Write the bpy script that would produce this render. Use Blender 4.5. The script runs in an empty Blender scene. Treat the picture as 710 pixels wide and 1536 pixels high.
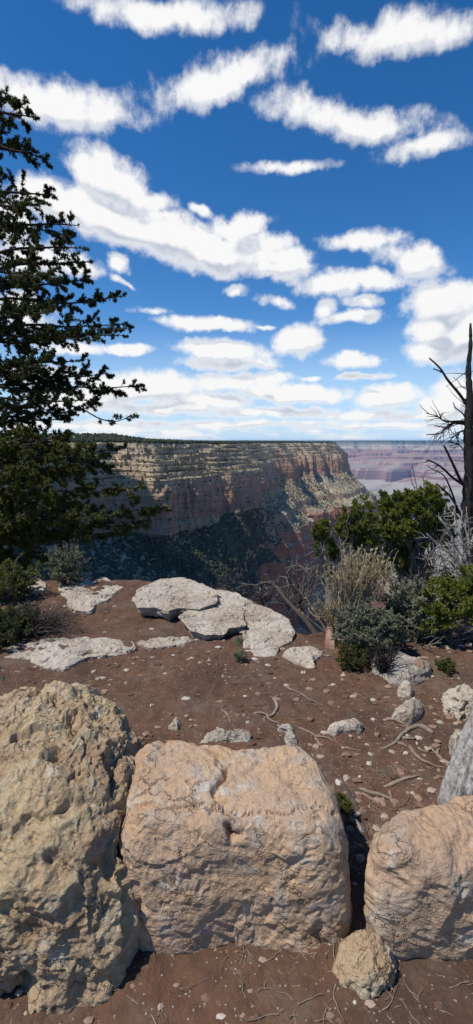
import bpy, math, random
import numpy as np
from mathutils import Vector
R = random.Random(7)
NR = np.random.default_rng(11)
scene = bpy.context.scene
COL = scene.collection
EYE, FPX, CX, CY = 1.8, 700.0, 355.0, 768.0
PITCH = math.atan((768 - 661) / 700)
SUN = Vector((-0.47, -0.17, 0.87)).normalized()

# ------------------------------------------------------------------ view maths
def ray(px, py):
    u = (px - CX) / FPX; v = -(py - CY) / FPX
    cp, sp = math.cos(PITCH), math.sin(PITCH)
    return np.array([u, cp + v * sp, -sp + v * cp])
def P(px, py, z=0.0):                       # point of the picture on the level z
    d = ray(px, py); t = (z - EYE) / d[2]
    return np.array([d[0] * t, d[1] * t, z])
def Q(px, py, dist):                        # point of the picture at the forward distance
    d = ray(px, py); t = dist / d[1]
    return np.array([d[0] * t, dist, EYE + d[2] * t])

# ------------------------------------------------------------------ noise
_rs = np.random.default_rng(3)
_perm = np.concatenate([_rs.permutation(256)] * 3)
_g = _rs.normal(size=(256, 3)); _g /= np.linalg.norm(_g, axis=1)[:, None]
def pn(p):
    p = np.asarray(p, float); i = np.floor(p).astype(int); f = p - i; i &= 255
    u = f * f * f * (f * (f * 6 - 15) + 10)
    r = 0
    for a in (0, 1):
        for b in (0, 1):
            for c in (0, 1):
                h = _perm[_perm[_perm[(i[..., 0] + a) & 255] + ((i[..., 1] + b) & 255)] + ((i[..., 2] + c) & 255)]
                g = _g[h]
                d = g[..., 0] * (f[..., 0] - a) + g[..., 1] * (f[..., 1] - b) + g[..., 2] * (f[..., 2] - c)
                w = (u[..., 0] if a else 1 - u[..., 0]) * (u[..., 1] if b else 1 - u[..., 1]) * (u[..., 2] if c else 1 - u[..., 2])
                r = r + d * w
    return r * 1.5
def fbm(p, o=4, g=0.5):
    p = np.asarray(p, float); s = 0; a = 1.0
    for k in range(o):
        s = s + a * pn(p + 17.3 * k); p = p * 2.03; a *= g
    return s
def ridged(p, o=4):
    p = np.asarray(p, float); s = 0; a = 1.0
    for k in range(o):
        s = s + a * (1 - 2 * np.abs(pn(p + 9.1 * k))); p = p * 2.07; a *= 0.5
    return s
def sstep(a, b, x):
    t = np.clip((x - a) / (b - a), 0, 1); return t * t * (3 - 2 * t)

# ------------------------------------------------------------------ mesh building
class MB:
    def __init__(s): s.v = []; s.f = []; s.n = 0
    def add(s, V, F):
        V = np.asarray(V, float); s.v.append(V)
        for f in (F if isinstance(F, list) else [F]):
            s.f.append(np.asarray(f, int) + s.n)
        s.n += len(V); return s
    def mesh(s, name, smooth=True):
        me = bpy.data.meshes.new(name)
        V = np.concatenate(s.v) if s.v else np.zeros((0, 3))
        loops = np.concatenate([f.ravel() for f in s.f]); tot = np.concatenate([np.full(len(f), f.shape[1]) for f in s.f])
        start = np.concatenate([[0], np.cumsum(tot)[:-1]])
        me.vertices.add(len(V)); me.vertices.foreach_set('co', V.astype(np.float32).ravel())
        me.loops.add(len(loops)); me.loops.foreach_set('vertex_index', loops.astype(np.int32))
        me.polygons.add(len(tot)); me.polygons.foreach_set('loop_start', start.astype(np.int32))
        me.polygons.foreach_set('loop_total', tot.astype(np.int32))
        me.polygons.foreach_set('use_smooth', np.full(len(tot), smooth))
        me.update(calc_edges=True); return me
    def obj(s, name, mat, parent=None, smooth=True, origin=None):
        if origin is not None: s.v = [v - np.asarray(origin) for v in s.v]
        me = s.mesh(name, smooth); me.materials.append(mat)
        o = bpy.data.objects.new(name, me); COL.objects.link(o)
        if parent is not None: o.parent = parent
        if origin is not None: o.location = [float(c) for c in origin]
        return o
def tag(o, label=None, cat=None, group=None, kind=None):
    if label: o['label'] = label
    if cat: o['category'] = cat
    if group: o['group'] = group
    if kind: o['kind'] = kind
    return o
def empty(name, loc, label, cat, group=None):
    o = bpy.data.objects.new(name, None); COL.objects.link(o); o.location = [float(c) for c in loc]
    return tag(o, label, cat, group)
def grid_faces(nr, nc, wrap=False):
    r = np.arange(nr - 1)[:, None]; c = np.arange(nc if wrap else nc - 1)[None, :]
    c2 = (c + 1) % nc
    return np.stack([r * nc + c, r * nc + c2, (r + 1) * nc + c2, (r + 1) * nc + c], -1).reshape(-1, 4)
def tube(mb, pts, rad, n=6, groove=0.0, gf=5.0, cap=True, seed=0.0):
    pts = np.asarray(pts, float); m = len(pts); rad = np.broadcast_to(np.asarray(rad, float), (m,))
    T = np.gradient(pts, axis=0); T /= (np.linalg.norm(T, axis=1)[:, None] + 1e-12)
    a = np.array([0, 0, 1.0]) if abs(T[0, 2]) < 0.9 else np.array([1.0, 0, 0])
    N = np.zeros_like(pts); x = np.cross(T[0], a); N[0] = x / np.linalg.norm(x)
    for i in range(1, m):
        x = N[i - 1] - T[i] * np.dot(N[i - 1], T[i]); N[i] = x / (np.linalg.norm(x) + 1e-12)
    B = np.cross(T, N); th = np.linspace(0, 2 * math.pi, n, endpoint=False)
    rr = rad[:, None] * np.ones((1, n))
    if groove:
        q = np.stack([np.cos(th)[None, :] * gf + 0 * rr, np.sin(th)[None, :] * gf + 0 * rr, np.linspace(0, 1, m)[:, None] * 2.2 + 0 * rr + seed], -1)
        rr = rr * (1 + groove * (fbm(q, 3) if n < 100 else -1.2 * np.abs(pn(q)) ** 0.6 + 0.6 * fbm(q * 2, 3)))
    V = pts[:, None, :] + rr[..., None] * (np.cos(th)[None, :, None] * N[:, None, :] + np.sin(th)[None, :, None] * B[:, None, :])
    F = [grid_faces(m, n, True)]
    V = V.reshape(-1, 3)
    if cap:
        V = np.concatenate([V, pts[:1], pts[-1:]]); k = m * n; c = np.arange(n)
        F.append(np.stack([(c + 1) % n, c, np.full(n, k)], 1))
        F.append(np.stack([(m - 1) * n + c, (m - 1) * n + (c + 1) % n, np.full(n, k + 1)], 1))
    mb.add(V, F)
def unit(v):
    v = np.asarray(v, float); return v / (np.linalg.norm(v) + 1e-12)
def rvec(): return np.array([R.gauss(0, 1), R.gauss(0, 1), R.gauss(0, 1)])
def wander(p, d, L, n=8, curl=0.25, bias=(0, 0, 0)):
    p = np.asarray(p, float); d = unit(d); out = [p.copy()]; b = np.asarray(bias, float)
    for i in range(n):
        d = unit(d + rvec() * curl / 2 + b / n); p = p + d * L / n; out.append(p.copy())
    return np.array(out)
def spline(pts, n):
    p = np.asarray(pts, float); p = np.concatenate([[2 * p[0] - p[1]], p, [2 * p[-1] - p[-2]]])
    m = len(p) - 3; out = []
    for t in np.linspace(0, m - 1e-6, n):
        i = int(t); u = t - i; a, b, c, d = p[i:i + 4]
        out.append(0.5 * (2 * b + (c - a) * u + (2 * a - 5 * b + 4 * c - d) * u * u + (3 * b - a - 3 * c + d) * u ** 3))
    return np.array(out)
def even(pts, n):
    p = spline(pts, 4000); L = np.concatenate([[0], np.cumsum(np.linalg.norm(np.diff(p, axis=0), axis=1))])
    s = np.linspace(0, L[-1], n); return np.stack([np.interp(s, L, p[:, k]) for k in range(p.shape[1])], 1)

# ------------------------------------------------------------------ materials
class NT:
    def __init__(s, tree): s.t = tree; s.n = tree.nodes; s.l = tree.links
    def new(s, typ, **kw):
        nd = s.n.new(typ)
        for k, v in kw.items():
            if k.startswith('i_'): s.put(nd.inputs[k[2:].replace('_', ' ')], v)
            elif k[0] == 'n' and k[1:].isdigit(): s.put(nd.inputs[int(k[1:])], v)
            else: setattr(nd, k, v)
        return nd
    def put(s, sock, v):
        if hasattr(v, 'is_output'): s.l.new(v, sock)
        else: sock.default_value = v
    def math(s, op, a, b=0.0, c=None, clamp=False):
        nd = s.new('ShaderNodeMath', operation=op, use_clamp=clamp); s.put(nd.inputs[0], a); s.put(nd.inputs[1], b)
        if c is not None: s.put(nd.inputs[2], c)
        return nd.outputs[0]
    def vm(s, op, a, b=None, scale=None):
        nd = s.new('ShaderNodeVectorMath', operation=op); s.put(nd.inputs[0], a)
        if b is not None: s.put(nd.inputs[1], b)
        if scale is not None: s.put(nd.inputs['Scale'], scale)
        return nd.outputs['Value'] if op in ('LENGTH', 'DOT_PRODUCT') else nd.outputs[0]
    def noise(s, vec, scale, detail=4, rough=0.55, col=False, dist=0.0):
        nd = s.new('ShaderNodeTexNoise'); s.put(nd.inputs['Vector'], vec)
        s.put(nd.inputs['Scale'], scale); s.put(nd.inputs['Detail'], detail); s.put(nd.inputs['Roughness'], rough); s.put(nd.inputs['Distortion'], dist)
        return nd.outputs['Color' if col else 'Fac']
    def ramp(s, fac, stops, interp='LINEAR'):
        nd = s.new('ShaderNodeValToRGB'); cr = nd.color_ramp; cr.interpolation = interp
        while len(cr.elements) < len(stops): cr.elements.new(0.5)
        for e, (p, c) in zip(cr.elements, stops):
            e.position = p; e.color = (*c, 1) if len(c) == 3 else c
        s.put(nd.inputs[0], fac); return nd.outputs[0]
    def mix(s, f, a, b, mode='MIX'):
        nd = s.new('ShaderNodeMix', data_type='RGBA', blend_type=mode)
        s.put(nd.inputs[0], f); s.put(nd.inputs[6], (*a, 1) if isinstance(a, tuple) and len(a) == 3 else a)
        s.put(nd.inputs[7], (*b, 1) if isinstance(b, tuple) and len(b) == 3 else b); return nd.outputs[2]
    def mapr(s, v, a, b, c=0.0, d=1.0, smooth=False):
        nd = s.new('ShaderNodeMapRange', interpolation_type='SMOOTHSTEP' if smooth else 'LINEAR')
        for i, x in enumerate((v, a, b, c, d)): s.put(nd.inputs[i], x)
        return nd.outputs[0]
def material(name, fn, rough=0.9):
    m = bpy.data.materials.new(name); m.use_nodes = True; m.node_tree.nodes.clear(); t = NT(m.node_tree)
    out = t.new('ShaderNodeOutputMaterial'); b = t.new('ShaderNodeBsdfPrincipled')
    b.inputs['Roughness'].default_value = rough; b.inputs['Specular IOR Level'].default_value = 0.2
    t.l.new(b.outputs[0], out.inputs[0]); fn(t, b, out); return m
def bump(t, b, h, strength, dist):
    nd = t.new('ShaderNodeBump'); t.put(nd.inputs['Strength'], strength); t.put(nd.inputs['Distance'], dist)
    t.put(nd.inputs['Height'], h); t.l.new(nd.outputs[0], b.inputs['Normal'])

def rock_mat(name, c1, c2, c3, lichen=(0.2, 0.2, 0.17), lich=0.5, scale=1.0, pit=0.5, bs=0.6):
    def fn(t, b, out):
        co = t.new('ShaderNodeNewGeometry').outputs['Position']
        n1 = t.noise(co, 2.2 * scale, 6, 0.6); n2 = t.noise(co, 9 * scale, 6, 0.65); n3 = t.noise(co, 45 * scale, 5, 0.7)
        c = t.mix(t.mapr(n1, 0.38, 0.62), c1, c2); c = t.mix(t.mapr(n2, 0.5, 0.68, 0, 0.8), c, c3)
        sp = t.mapr(t.noise(co, 26 * scale, 6, 0.7), 0.56, 0.64, 0, lich)
        c = t.mix(sp, c, lichen)
        c = t.mix(t.mapr(n3, 0.3, 0.7, 0.0, 1.0), t.mix(1.0, c, (0.72, 0.70, 0.68), 'MULTIPLY'), c)
        n0 = t.noise(co, 1.1 * scale, 3, 0.5); c = t.mix(t.mapr(n0, 0.48, 0.64, 0, 0.55), c, t.mix(1.0, c, (0.80, 0.74, 0.70), 'MULTIPLY'))
        pale = t.mapr(t.noise(t.vm('ADD', co, (7.0, 3.0, 1.0)), 5.5 * scale, 7, 0.72), 0.58, 0.66, 0, 0.6); c = t.mix(pale, c, (0.56, 0.54, 0.47))
        blk = t.mapr(t.noise(t.vm('ADD', co, (2.0, 9.0, 4.0)), 60 * scale, 3, 0.7), 0.64, 0.70, 0, 0.7); c = t.mix(blk, c, (0.09, 0.08, 0.07))
        ck = t.new('ShaderNodeTexVoronoi', feature='DISTANCE_TO_EDGE'); t.put(ck.inputs['Vector'], t.vm('ADD', t.vm('MULTIPLY', co, (1, 1, 1.8)), t.vm('SCALE', t.noise(co, 6, 5, 0.65, col=True), scale=0.35))); ck.inputs['Scale'].default_value = 3.2 * scale
        crk = t.math('MULTIPLY', t.mapr(ck.outputs['Distance'], 0.0, 0.022, 1, 0), t.mapr(t.noise(co, 3.0, 3), 0.46, 0.54)); c = t.mix(t.math('MULTIPLY', crk, 0.45), c, (0.13, 0.09, 0.06))
        t.put(b.inputs['Base Color'], c)
        v = t.new('ShaderNodeTexVoronoi'); t.put(v.inputs['Vector'], t.vm('ADD', co, t.vm('SCALE', t.noise(co, 12, 3, col=True), scale=0.08))); v.inputs['Scale'].default_value = 22 * scale
        pits = t.mapr(v.outputs['Distance'], 0.0, 0.35, -pit, 0)
        h = t.math('ADD', t.math('SUBTRACT', t.math('MULTIPLY', n2, 1.2), t.math('MULTIPLY', crk, 0.9)), t.math('ADD', t.math('MULTIPLY', n3, 0.7), t.math('ADD', pits, t.math('MULTIPLY', t.noise(co, 150, 4, 0.7), 0.25))))
        bump(t, b, h, bs, 0.02)
    return material(name, fn)
M = {}
M['lime'] = rock_mat('white_limestone', (0.60, 0.525, 0.42), (0.46, 0.385, 0.30), (0.66, 0.60, 0.51), (0.17, 0.15, 0.125), 0.75, 1.3, 0.4, 0.8)
M['lime_grey'] = rock_mat('grey_limestone', (0.50, 0.45, 0.37), (0.36, 0.32, 0.26), (0.60, 0.55, 0.47), (0.17, 0.155, 0.13), 0.7, 1.3, 0.4, 0.8)
M['tan'] = rock_mat('tan_sandstone', (0.60, 0.40, 0.235), (0.52, 0.37, 0.25), (0.50, 0.44, 0.37), (0.28, 0.18, 0.125), 0.45, 1.2, 0.4, 0.75)
M['pitted'] = rock_mat('pitted_limestone', (0.54, 0.41, 0.24), (0.42, 0.29, 0.18), (0.58, 0.50, 0.35), (0.27, 0.20, 0.14), 0.35, 1.4, 0.5, 0.8)
M['pink'] = rock_mat('pink_stone', (0.42, 0.27, 0.19), (0.34, 0.21, 0.15), (0.50, 0.38, 0.30), (0.2, 0.13, 0.1), 0.4, 2.0)

def dirt_fn(t, b, out):
    co = t.new('ShaderNodeNewGeometry').outputs['Position']
    n1 = t.noise(co, 0.9, 5, 0.6); n2 = t.noise(co, 14, 6, 0.7); n3 = t.noise(co, 70, 4, 0.75)
    c = t.mix(t.mapr(n1, 0.35, 0.65), (0.140, 0.070, 0.042), (0.130, 0.080, 0.052))
    c = t.mix(t.mapr(t.noise(co, 2.3, 7, 0.72), 0.5, 0.62, 0, 0.6), c, (0.165, 0.125, 0.095))
    c = t.mix(t.mapr(t.noise(t.vm('ADD', co, (5.0, 1.0, 0.0)), 1.5, 7, 0.75), 0.5, 0.6, 0, 0.65), c, (0.068, 0.042, 0.029))
    c = t.mix(t.mapr(n2, 0.45, 0.7, 0, 0.7), c, (0.062, 0.036, 0.027))
    v = t.new('ShaderNodeTexVoronoi'); t.put(v.inputs['Vector'], co); v.inputs['Scale'].default_value = 60
    sel = t.math('MULTIPLY', t.mapr(v.outputs['Distance'], 0.22, 0.3, 1, 0), t.mapr(t.new('ShaderNodeSeparateColor', n0=v.outputs['Color']).outputs[0], 0.72, 0.74))
    c = t.mix(t.math('MULTIPLY', sel, 0.9), c, t.mix(t.new('ShaderNodeSeparateColor', n0=v.outputs['Color']).outputs[1], (0.30, 0.20, 0.15), (0.36, 0.32, 0.26)))
    c = t.mix(t.mapr(n3, 0.55, 0.75, 0, 0.6), c, (0.17, 0.10, 0.07))
    t.put(b.inputs['Base Color'], c)
    h = t.math('ADD', t.math('ADD', n2, t.math('MULTIPLY', n3, 0.6)), t.math('MULTIPLY', sel, 0.4))
    bump(t, b, h, 0.9, 0.015)
M['dirt'] = material('red_dirt', dirt_fn, 1.0)

def cliff_fn(t, b, out):
    g = t.new('ShaderNodeNewGeometry'); co = g.outputs['Position']; nrm = t.new('ShaderNodeSeparateXYZ', n0=g.outputs['Normal'])
    sep = t.new('ShaderNodeSeparateXYZ', n0=co); z = sep.outputs[2]
    warp = t.math('MULTIPLY', t.math('SUBTRACT', t.noise(co, 0.006, 4), 0.5), 95)
    zz = t.math('ADD', z, warp)
    strata = t.mapr(zz, -640, 10)
    base = t.ramp(strata, [(0.0, (0.22, 0.105, 0.065)), (0.30, (0.34, 0.135, 0.075)), (0.49, (0.40, 0.175, 0.10)), (0.52, (0.38, 0.25, 0.15)),
                           (0.71, (0.44, 0.31, 0.18)), (0.735, (0.45, 0.235, 0.145)), (0.84, (0.54, 0.34, 0.21)), (0.885, (0.54, 0.41, 0.26)), (1.0, (0.56, 0.47, 0.33))])
    sc = t.new('ShaderNodeMapping'); t.put(sc.inputs[0], co); sc.inputs['Scale'].default_value = (0.012, 0.012, 0.20)
    band = t.noise(sc.outputs[0], 1.0, 7, 0.65)
    base = t.mix(t.mapr(band, 0.32, 0.68), t.mix(1.0, base, (0.74, 0.71, 0.69), 'MULTIPLY'), t.mix(1.0, base, (1.2, 1.15, 1.1), 'MULTIPLY'))
    sv = t.new('ShaderNodeMapping'); t.put(sv.inputs[0], co); sv.inputs['Scale'].default_value = (0.07, 0.07, 0.008)
    st = t.mapr(t.noise(sv.outputs[0], 1.0, 5, 0.6), 0.52, 0.66, 0, 0.65)
    base = t.mix(st, base, (0.13, 0.095, 0.075))
    big = t.noise(co, 0.02, 5, 0.6)
    soil = t.mix(t.mapr(big, 0.4, 0.62), (0.33, 0.25, 0.15), (0.46, 0.38, 0.25))
    soil = t.mix(t.mapr(t.noise(co, 0.12, 4, 0.7), 0.47, 0.62, 0, 0.85), soil, (0.085, 0.10, 0.05))
    c = t.mix(t.mapr(t.math('ADD', nrm.outputs[2], t.math('MULTIPLY', t.math('SUBTRACT', big, 0.5), 0.3)), 0.42, 0.62), base, soil)
    t.put(b.inputs['Base Color'], c)
    h = t.math('ADD', t.math('MULTIPLY', band, 5.0), t.math('MULTIPLY', t.noise(co, 0.15, 6, 0.65), 2.5))
    bump(t, b, h, 1.0, 1.0)
M['cliff'] = material('canyon_rock', cliff_fn, 1.0)

def far_fn(t, b, out):
    g = t.new('ShaderNodeNewGeometry'); co = g.outputs['Position']; nz = t.new('ShaderNodeSeparateXYZ', n0=g.outputs['Normal']).outputs[2]
    z = t.new('ShaderNodeSeparateXYZ', n0=co).outputs[2]
    zz = t.math('ADD', z, t.math('MULTIPLY', t.math('SUBTRACT', t.noise(co, 0.0006, 3), 0.5), 60))
    c = t.ramp(t.mapr(zz, -1050, 20), [(0.0, (0.34, 0.30, 0.24)), (0.16, (0.38, 0.31, 0.24)), (0.20, (0.27, 0.15, 0.11)), (0.36, (0.33, 0.19, 0.14)), (0.38, (0.40, 0.29, 0.22)),
        (0.45, (0.30, 0.165, 0.12)), (0.52, (0.44, 0.30, 0.22)), (0.60, (0.29, 0.15, 0.11)), (0.68, (0.38, 0.24, 0.18)), (0.76, (0.30, 0.155, 0.11)), (0.79, (0.46, 0.38, 0.28)), (0.86, (0.36, 0.30, 0.22)), (0.92, (0.14, 0.15, 0.09)), (1.0, (0.07, 0.09, 0.045))])
    sc = t.new('ShaderNodeMapping'); t.put(sc.inputs[0], co); sc.inputs['Scale'].default_value = (0.0006, 0.0006, 0.03)
    bd = t.noise(sc.outputs[0], 1.0, 6, 0.65)
    c = t.mix(t.mapr(bd, 0.35, 0.65), t.mix(1.0, c, (0.6, 0.55, 0.52), 'MULTIPLY'), t.mix(1.0, c, (1.2, 1.2, 1.15), 'MULTIPLY'))
    c = t.mix(t.mapr(nz, 0.93, 0.99), c, t.mix(t.mapr(z, -700, -100), (0.36, 0.31, 0.24), (0.05, 0.065, 0.035)))
    t.put(b.inputs['Base Color'], c)
M['far'] = material('far_canyon_rock', far_fn, 1.0)
def floor_fn(t, b, out):
    co = t.new('ShaderNodeNewGeometry').outputs['Position']
    n = t.noise(co, 0.0009, 7, 0.62); n2 = t.noise(co, 0.008, 6, 0.7)
    c = t.mix(t.mapr(n, 0.38, 0.62), (0.22, 0.20, 0.155), (0.31, 0.26, 0.21))
    c = t.mix(t.mapr(n2, 0.5, 0.65, 0, 0.7), c, (0.17, 0.16, 0.11))
    t.put(b.inputs['Base Color'], c); bump(t, b, n2, 1.0, 20.0)
M['floor'] = material('platform_soil', floor_fn, 1.0)

def leaf_mat(name, c1, c2, c3, tr=0.35, far=False):
    def fn(t, b, out):
        g = t.new('ShaderNodeNewGeometry'); r = g.outputs['Random Per Island']
        c = t.ramp(r, [(0, c1), (0.55, c2), (1, c3)])
        n = t.noise(g.outputs['Position'], 0.6 if not far else 0.01, 3)
        c = t.mix(t.mapr(n, 0.35, 0.65), t.mix(1.0, c, (0.72, 0.74, 0.72), 'MULTIPLY'), t.mix(1.0, c, (1.2, 1.18, 1.1), 'MULTIPLY'))
        t.put(b.inputs['Base Color'], c)
        if tr:
            tn = t.new('ShaderNodeBsdfTranslucent'); t.put(tn.inputs[0], c); mx = t.new('ShaderNodeMixShader'); mx.inputs[0].default_value = tr
            t.l.new(b.outputs[0], mx.inputs[1]); t.l.new(tn.outputs[0], mx.inputs[2]); t.l.new(mx.outputs[0], out.inputs[0])
    return material(name, fn, 0.75)
M['fir'] = leaf_mat('fir_needles', (0.036, 0.054, 0.020), (0.060, 0.082, 0.028), (0.13, 0.115, 0.04), 0.4)
M['pinyon'] = leaf_mat('pinyon_needles', (0.10, 0.13, 0.024), (0.155, 0.18, 0.034), (0.24, 0.24, 0.06), 0.45)
M['juniper'] = leaf_mat('juniper_scales', (0.065, 0.082, 0.020), (0.105, 0.125, 0.032), (0.19, 0.17, 0.055), 0.4)
M['sage'] = leaf_mat('sage_leaves', (0.17, 0.18, 0.11), (0.25, 0.26, 0.17), (0.34, 0.33, 0.23), 0.3)
M['straw'] = leaf_mat('straw_stems', (0.40, 0.32, 0.19), (0.50, 0.40, 0.25), (0.60, 0.50, 0.34), 0.2)
M['forest'] = leaf_mat('forest_leaves', (0.022, 0.030, 0.012), (0.038, 0.048, 0.018), (0.060, 0.068, 0.028), 0, True)
M['scrub'] = leaf_mat('scrub_leaves', (0.030, 0.040, 0.018), (0.055, 0.065, 0.030), (0.10, 0.105, 0.055), 0, True)
def bark(name, c1, c2, streak=40.0):
    def fn(t, b, out):
        co = t.new('ShaderNodeNewGeometry').outputs['Position']
        n = t.noise(co, streak, 5, 0.7); n2 = t.noise(co, 5, 4)
        c = t.mix(t.mapr(n, 0.35, 0.65), c1, c2); c = t.mix(t.mapr(n2, 0.4, 0.7, 0, 0.5), c, tuple(x * 0.6 for x in c1))
        t.put(b.inputs['Base Color'], c); bump(t, b, n, 0.6, 0.004)
    return material(name, fn, 0.95)
M['bark'] = bark('dark_bark', (0.05, 0.038, 0.030), (0.095, 0.075, 0.06))
M['nearblack'] = bark('near_black_wood', (0.018, 0.016, 0.015), (0.06, 0.052, 0.046))  # one very dark, nearly black tone for dead wood
M['greywood'] = bark('grey_dead_wood', (0.16, 0.14, 0.12), (0.30, 0.27, 0.24))
M['bleached'] = bark('bleached_twigs', (0.22, 0.20, 0.17), (0.38, 0.35, 0.31))
M['darkwood'] = bark('dark_dead_wood', (0.055, 0.045, 0.038), (0.12, 0.10, 0.085))
M['root'] = bark('root_wood', (0.20, 0.15, 0.11), (0.34, 0.27, 0.21))
def weathered_fn(t, b, out):
    co = t.new('ShaderNodeTexCoord').outputs['Object']
    mp = t.new('ShaderNodeMapping'); t.put(mp.inputs[0], co); mp.inputs['Rotation'].default_value = (0, math.radians(-24), 0); mp.inputs['Scale'].default_value = (38, 38, 1.6)
    n = t.noise(mp.outputs[0], 1.0, 6, 0.62, dist=0.5); n2 = t.noise(co, 5, 4); n3 = t.noise(co, 60, 4, 0.7)
    c = t.mix(t.mapr(n, 0.3, 0.62), (0.12, 0.105, 0.095), (0.50, 0.475, 0.45)); c = t.mix(t.mapr(n2, 0.45, 0.7, 0, 0.5), c, (0.36, 0.29, 0.23))
    c = t.mix(t.mapr(n3, 0.3, 0.7), t.mix(1.0, c, (0.75, 0.75, 0.75), 'MULTIPLY'), c)
    t.put(b.inputs['Base Color'], c); bump(t, b, t.math('ADD', n, t.math('MULTIPLY', n3, 0.2)), 0.9, 0.02)
M['weathered'] = material('weathered_grey_wood', weathered_fn, 0.9)
def peb_fn(t, b, out):
    r = t.new('ShaderNodeNewGeometry').outputs['Random Per Island']
    t.put(b.inputs['Base Color'], t.ramp(r, [(0, (0.09, 0.05, 0.034)), (0.45, (0.17, 0.10, 0.07)), (0.70, (0.29, 0.19, 0.135)), (0.9, (0.38, 0.31, 0.24)), (1, (0.48, 0.43, 0.36))]))
M['pebble'] = material('mixed_pebbles', peb_fn, 0.95)

# ------------------------------------------------------------------ camera
cam = bpy.data.cameras.new('camera'); co = bpy.data.objects.new('camera', cam); COL.objects.link(co)
cam.sensor_fit = 'VERTICAL'; cam.sensor_height = 24; cam.lens = 24 * FPX / 1536; cam.clip_start = 0.05; cam.clip_end = 100000
co.location = (0, 0, EYE); co.rotation_euler = (math.pi / 2 - PITCH, 0, 0); scene.camera = co

# ------------------------------------------------------------------ near ground
edge_px = [(-400, 862), (-100, 866), (0, 868), (80, 872), (185, 876), (260, 880), (330, 888), (385, 905), (430, 945), (465, 962), (510, 950), (600, 925), (710, 905), (1100, 900)]
EP = np.array([P(a, b)[:2] for a, b in edge_px])
def edge_y(x):
    e = np.interp(x, EP[:, 0], EP[:, 1]); return e
def ground_z(x, y):
    x = np.asarray(x, float); y = np.asarray(y, float)
    q = np.stack([x, y, 0 * x], -1); near = np.exp(-(x ** 2 + y ** 2) / 300)
    z = 0.05 * fbm(q * 0.8, 3) * near + 0.018 * fbm(q * 4.5, 4) * near
    z = z + 0.10 * sstep(1.2, 3.5, x) * sstep(2.5, 4.5, y) * near
    ey = edge_y(x) + 0.18 * fbm(np.stack([x * 1.7, 0 * x, 0 * x + 3], -1), 3)
    t = np.maximum(y - ey, 0)
    steep = 0.9 + 0.5 * sstep(-2, 1, x) - 0.75 * sstep(1.0, 2.6, x)
    drop = steep * t * sstep(0, 0.5, t) + 1.3 * np.maximum(t - 6, 0) ** 1.12
    far = sstep(0, 200, -x - 60) * 0
    z = z - np.minimum(drop, 420) + drop * 0.12 * fbm(q * 0.35, 3)
    back = sstep(20, 400, -y)
    return z + back * 4 + far
def axis(a, b, step, lo, hi, g=1.16):
    mid = list(np.arange(a, b, step)); l = []; s = step; p = a
    while p > lo: s *= g; p -= s; l.append(p)
    r = []; s = step; p = b
    while p < hi: r.append(p); s *= g; p += s
    r.append(hi)
    return np.array(l[::-1] + mid + r)
gx = axis(-4.2, 4.4, 0.018, -3000, 1500, 1.14); gy = axis(0.6, 6.4, 0.018, -3000, 420, 1.10)
X, Y = np.meshgrid(gx, gy); Z = ground_z(X, Y)
fine = (np.abs(X) < 5) & (Y > 0) & (Y < 7)
Z[fine] += 0.008 * ridged(np.stack([X[fine], Y[fine], 0 * X[fine]], -1) * 16, 3) * 0.8
tag(MB().add(np.stack([X, Y, Z], -1).reshape(-1, 3), grid_faces(len(gy), len(gx))).obj('ground', M['dirt']), kind='structure')

# ------------------------------------------------------------------ canyon wall across the side canyon
NS = 1750
A = even([(-1500, -700), (-1150, -150), (-860, 330), (-560, 640), (-330, 800), (-235, 905), (-150, 880), (-75, 930), (-45, 985), (-52, 1060), (-25, 1130), (28, 1160), (40, 1240),
          (52, 1480), (105, 1650), (118, 1850), (205, 2130), (250, 2190), (290, 2440), (370, 2470), (455, 2540), (500, 2720), (610, 2740), (660, 2860), (600, 3200), (250, 3700), (-300, 4100)], NS)
Bc = even([(-1350, -900), (-900, -350), (-560, 150), (-330, 430), (-170, 600), (-60, 720), (10, 900), (60, 1120), (128, 1460), (170, 1640), (270, 1840), (330, 2080), (420, 2230), (500, 2330), (640, 2400),
          (755, 2590), (830, 2900), (780, 3400), (420, 4000), (-200, 4500)], NS)
# line Bc up with A by nearest direction of travel: keep arclength pairing but bend it towards the nearest points
def pair(A, B):
    ia = np.linspace(0, 1, len(A)); best = np.zeros(len(A)); j = 0
    D = np.linalg.norm(A[:, None, :] - B[None, ::5, :], axis=2); jj = np.argmin(D, 1) * 5.0
    jj = np.maximum.accumulate(jj); k = 61
    jj = np.convolve(np.pad(jj, k // 2, mode='edge'), np.ones(k) / k, 'valid')
    return np.stack([np.interp(jj, np.arange(len(B)), B[:, c]) for c in (0, 1)], 1)
Bc = pair(A, Bc)
def normals(C, k=81):
    T = np.gradient(C, axis=0); T = np.stack([np.convolve(np.pad(T[:, c], k // 2, mode='edge'), np.ones(k) / k, 'valid') for c in (0, 1)], 1)
    T /= np.linalg.norm(T, axis=1)[:, None]; return np.stack([T[:, 1], -T[:, 0]], 1)
nA = normals(A); nB = normals(Bc, 201)
rows = []   # plan (NS,2), z (NS), amp of displacement, region
sA = np.linspace(0, 1, NS)
dist = np.linalg.norm(A, axis=1)
zrim = np.interp(dist, [700, 1000, 1600, 2700], [-1, -5, -9, -12]) + 3.0 * pn(np.stack([A[:, 0] / 150, A[:, 1] / 150, 0 * sA], 1))
leftrise = sstep(1700, 800, dist)
Rm = A - nA * 84
for off in (1500, 900, 550, 350, 230, 150, 95, 60, 36, 20, 9, 3):
    rise = np.minimum(off, 400) * (0.02 + 0.035 * leftrise) * (1 - sstep(600, 1500, off) * 0.3)
    rows.append((Rm - nA * off, zrim + rise, 0 if off > 200 else 1 - off / 200, 0))
us = np.linspace(0, 1, 64)
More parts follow.
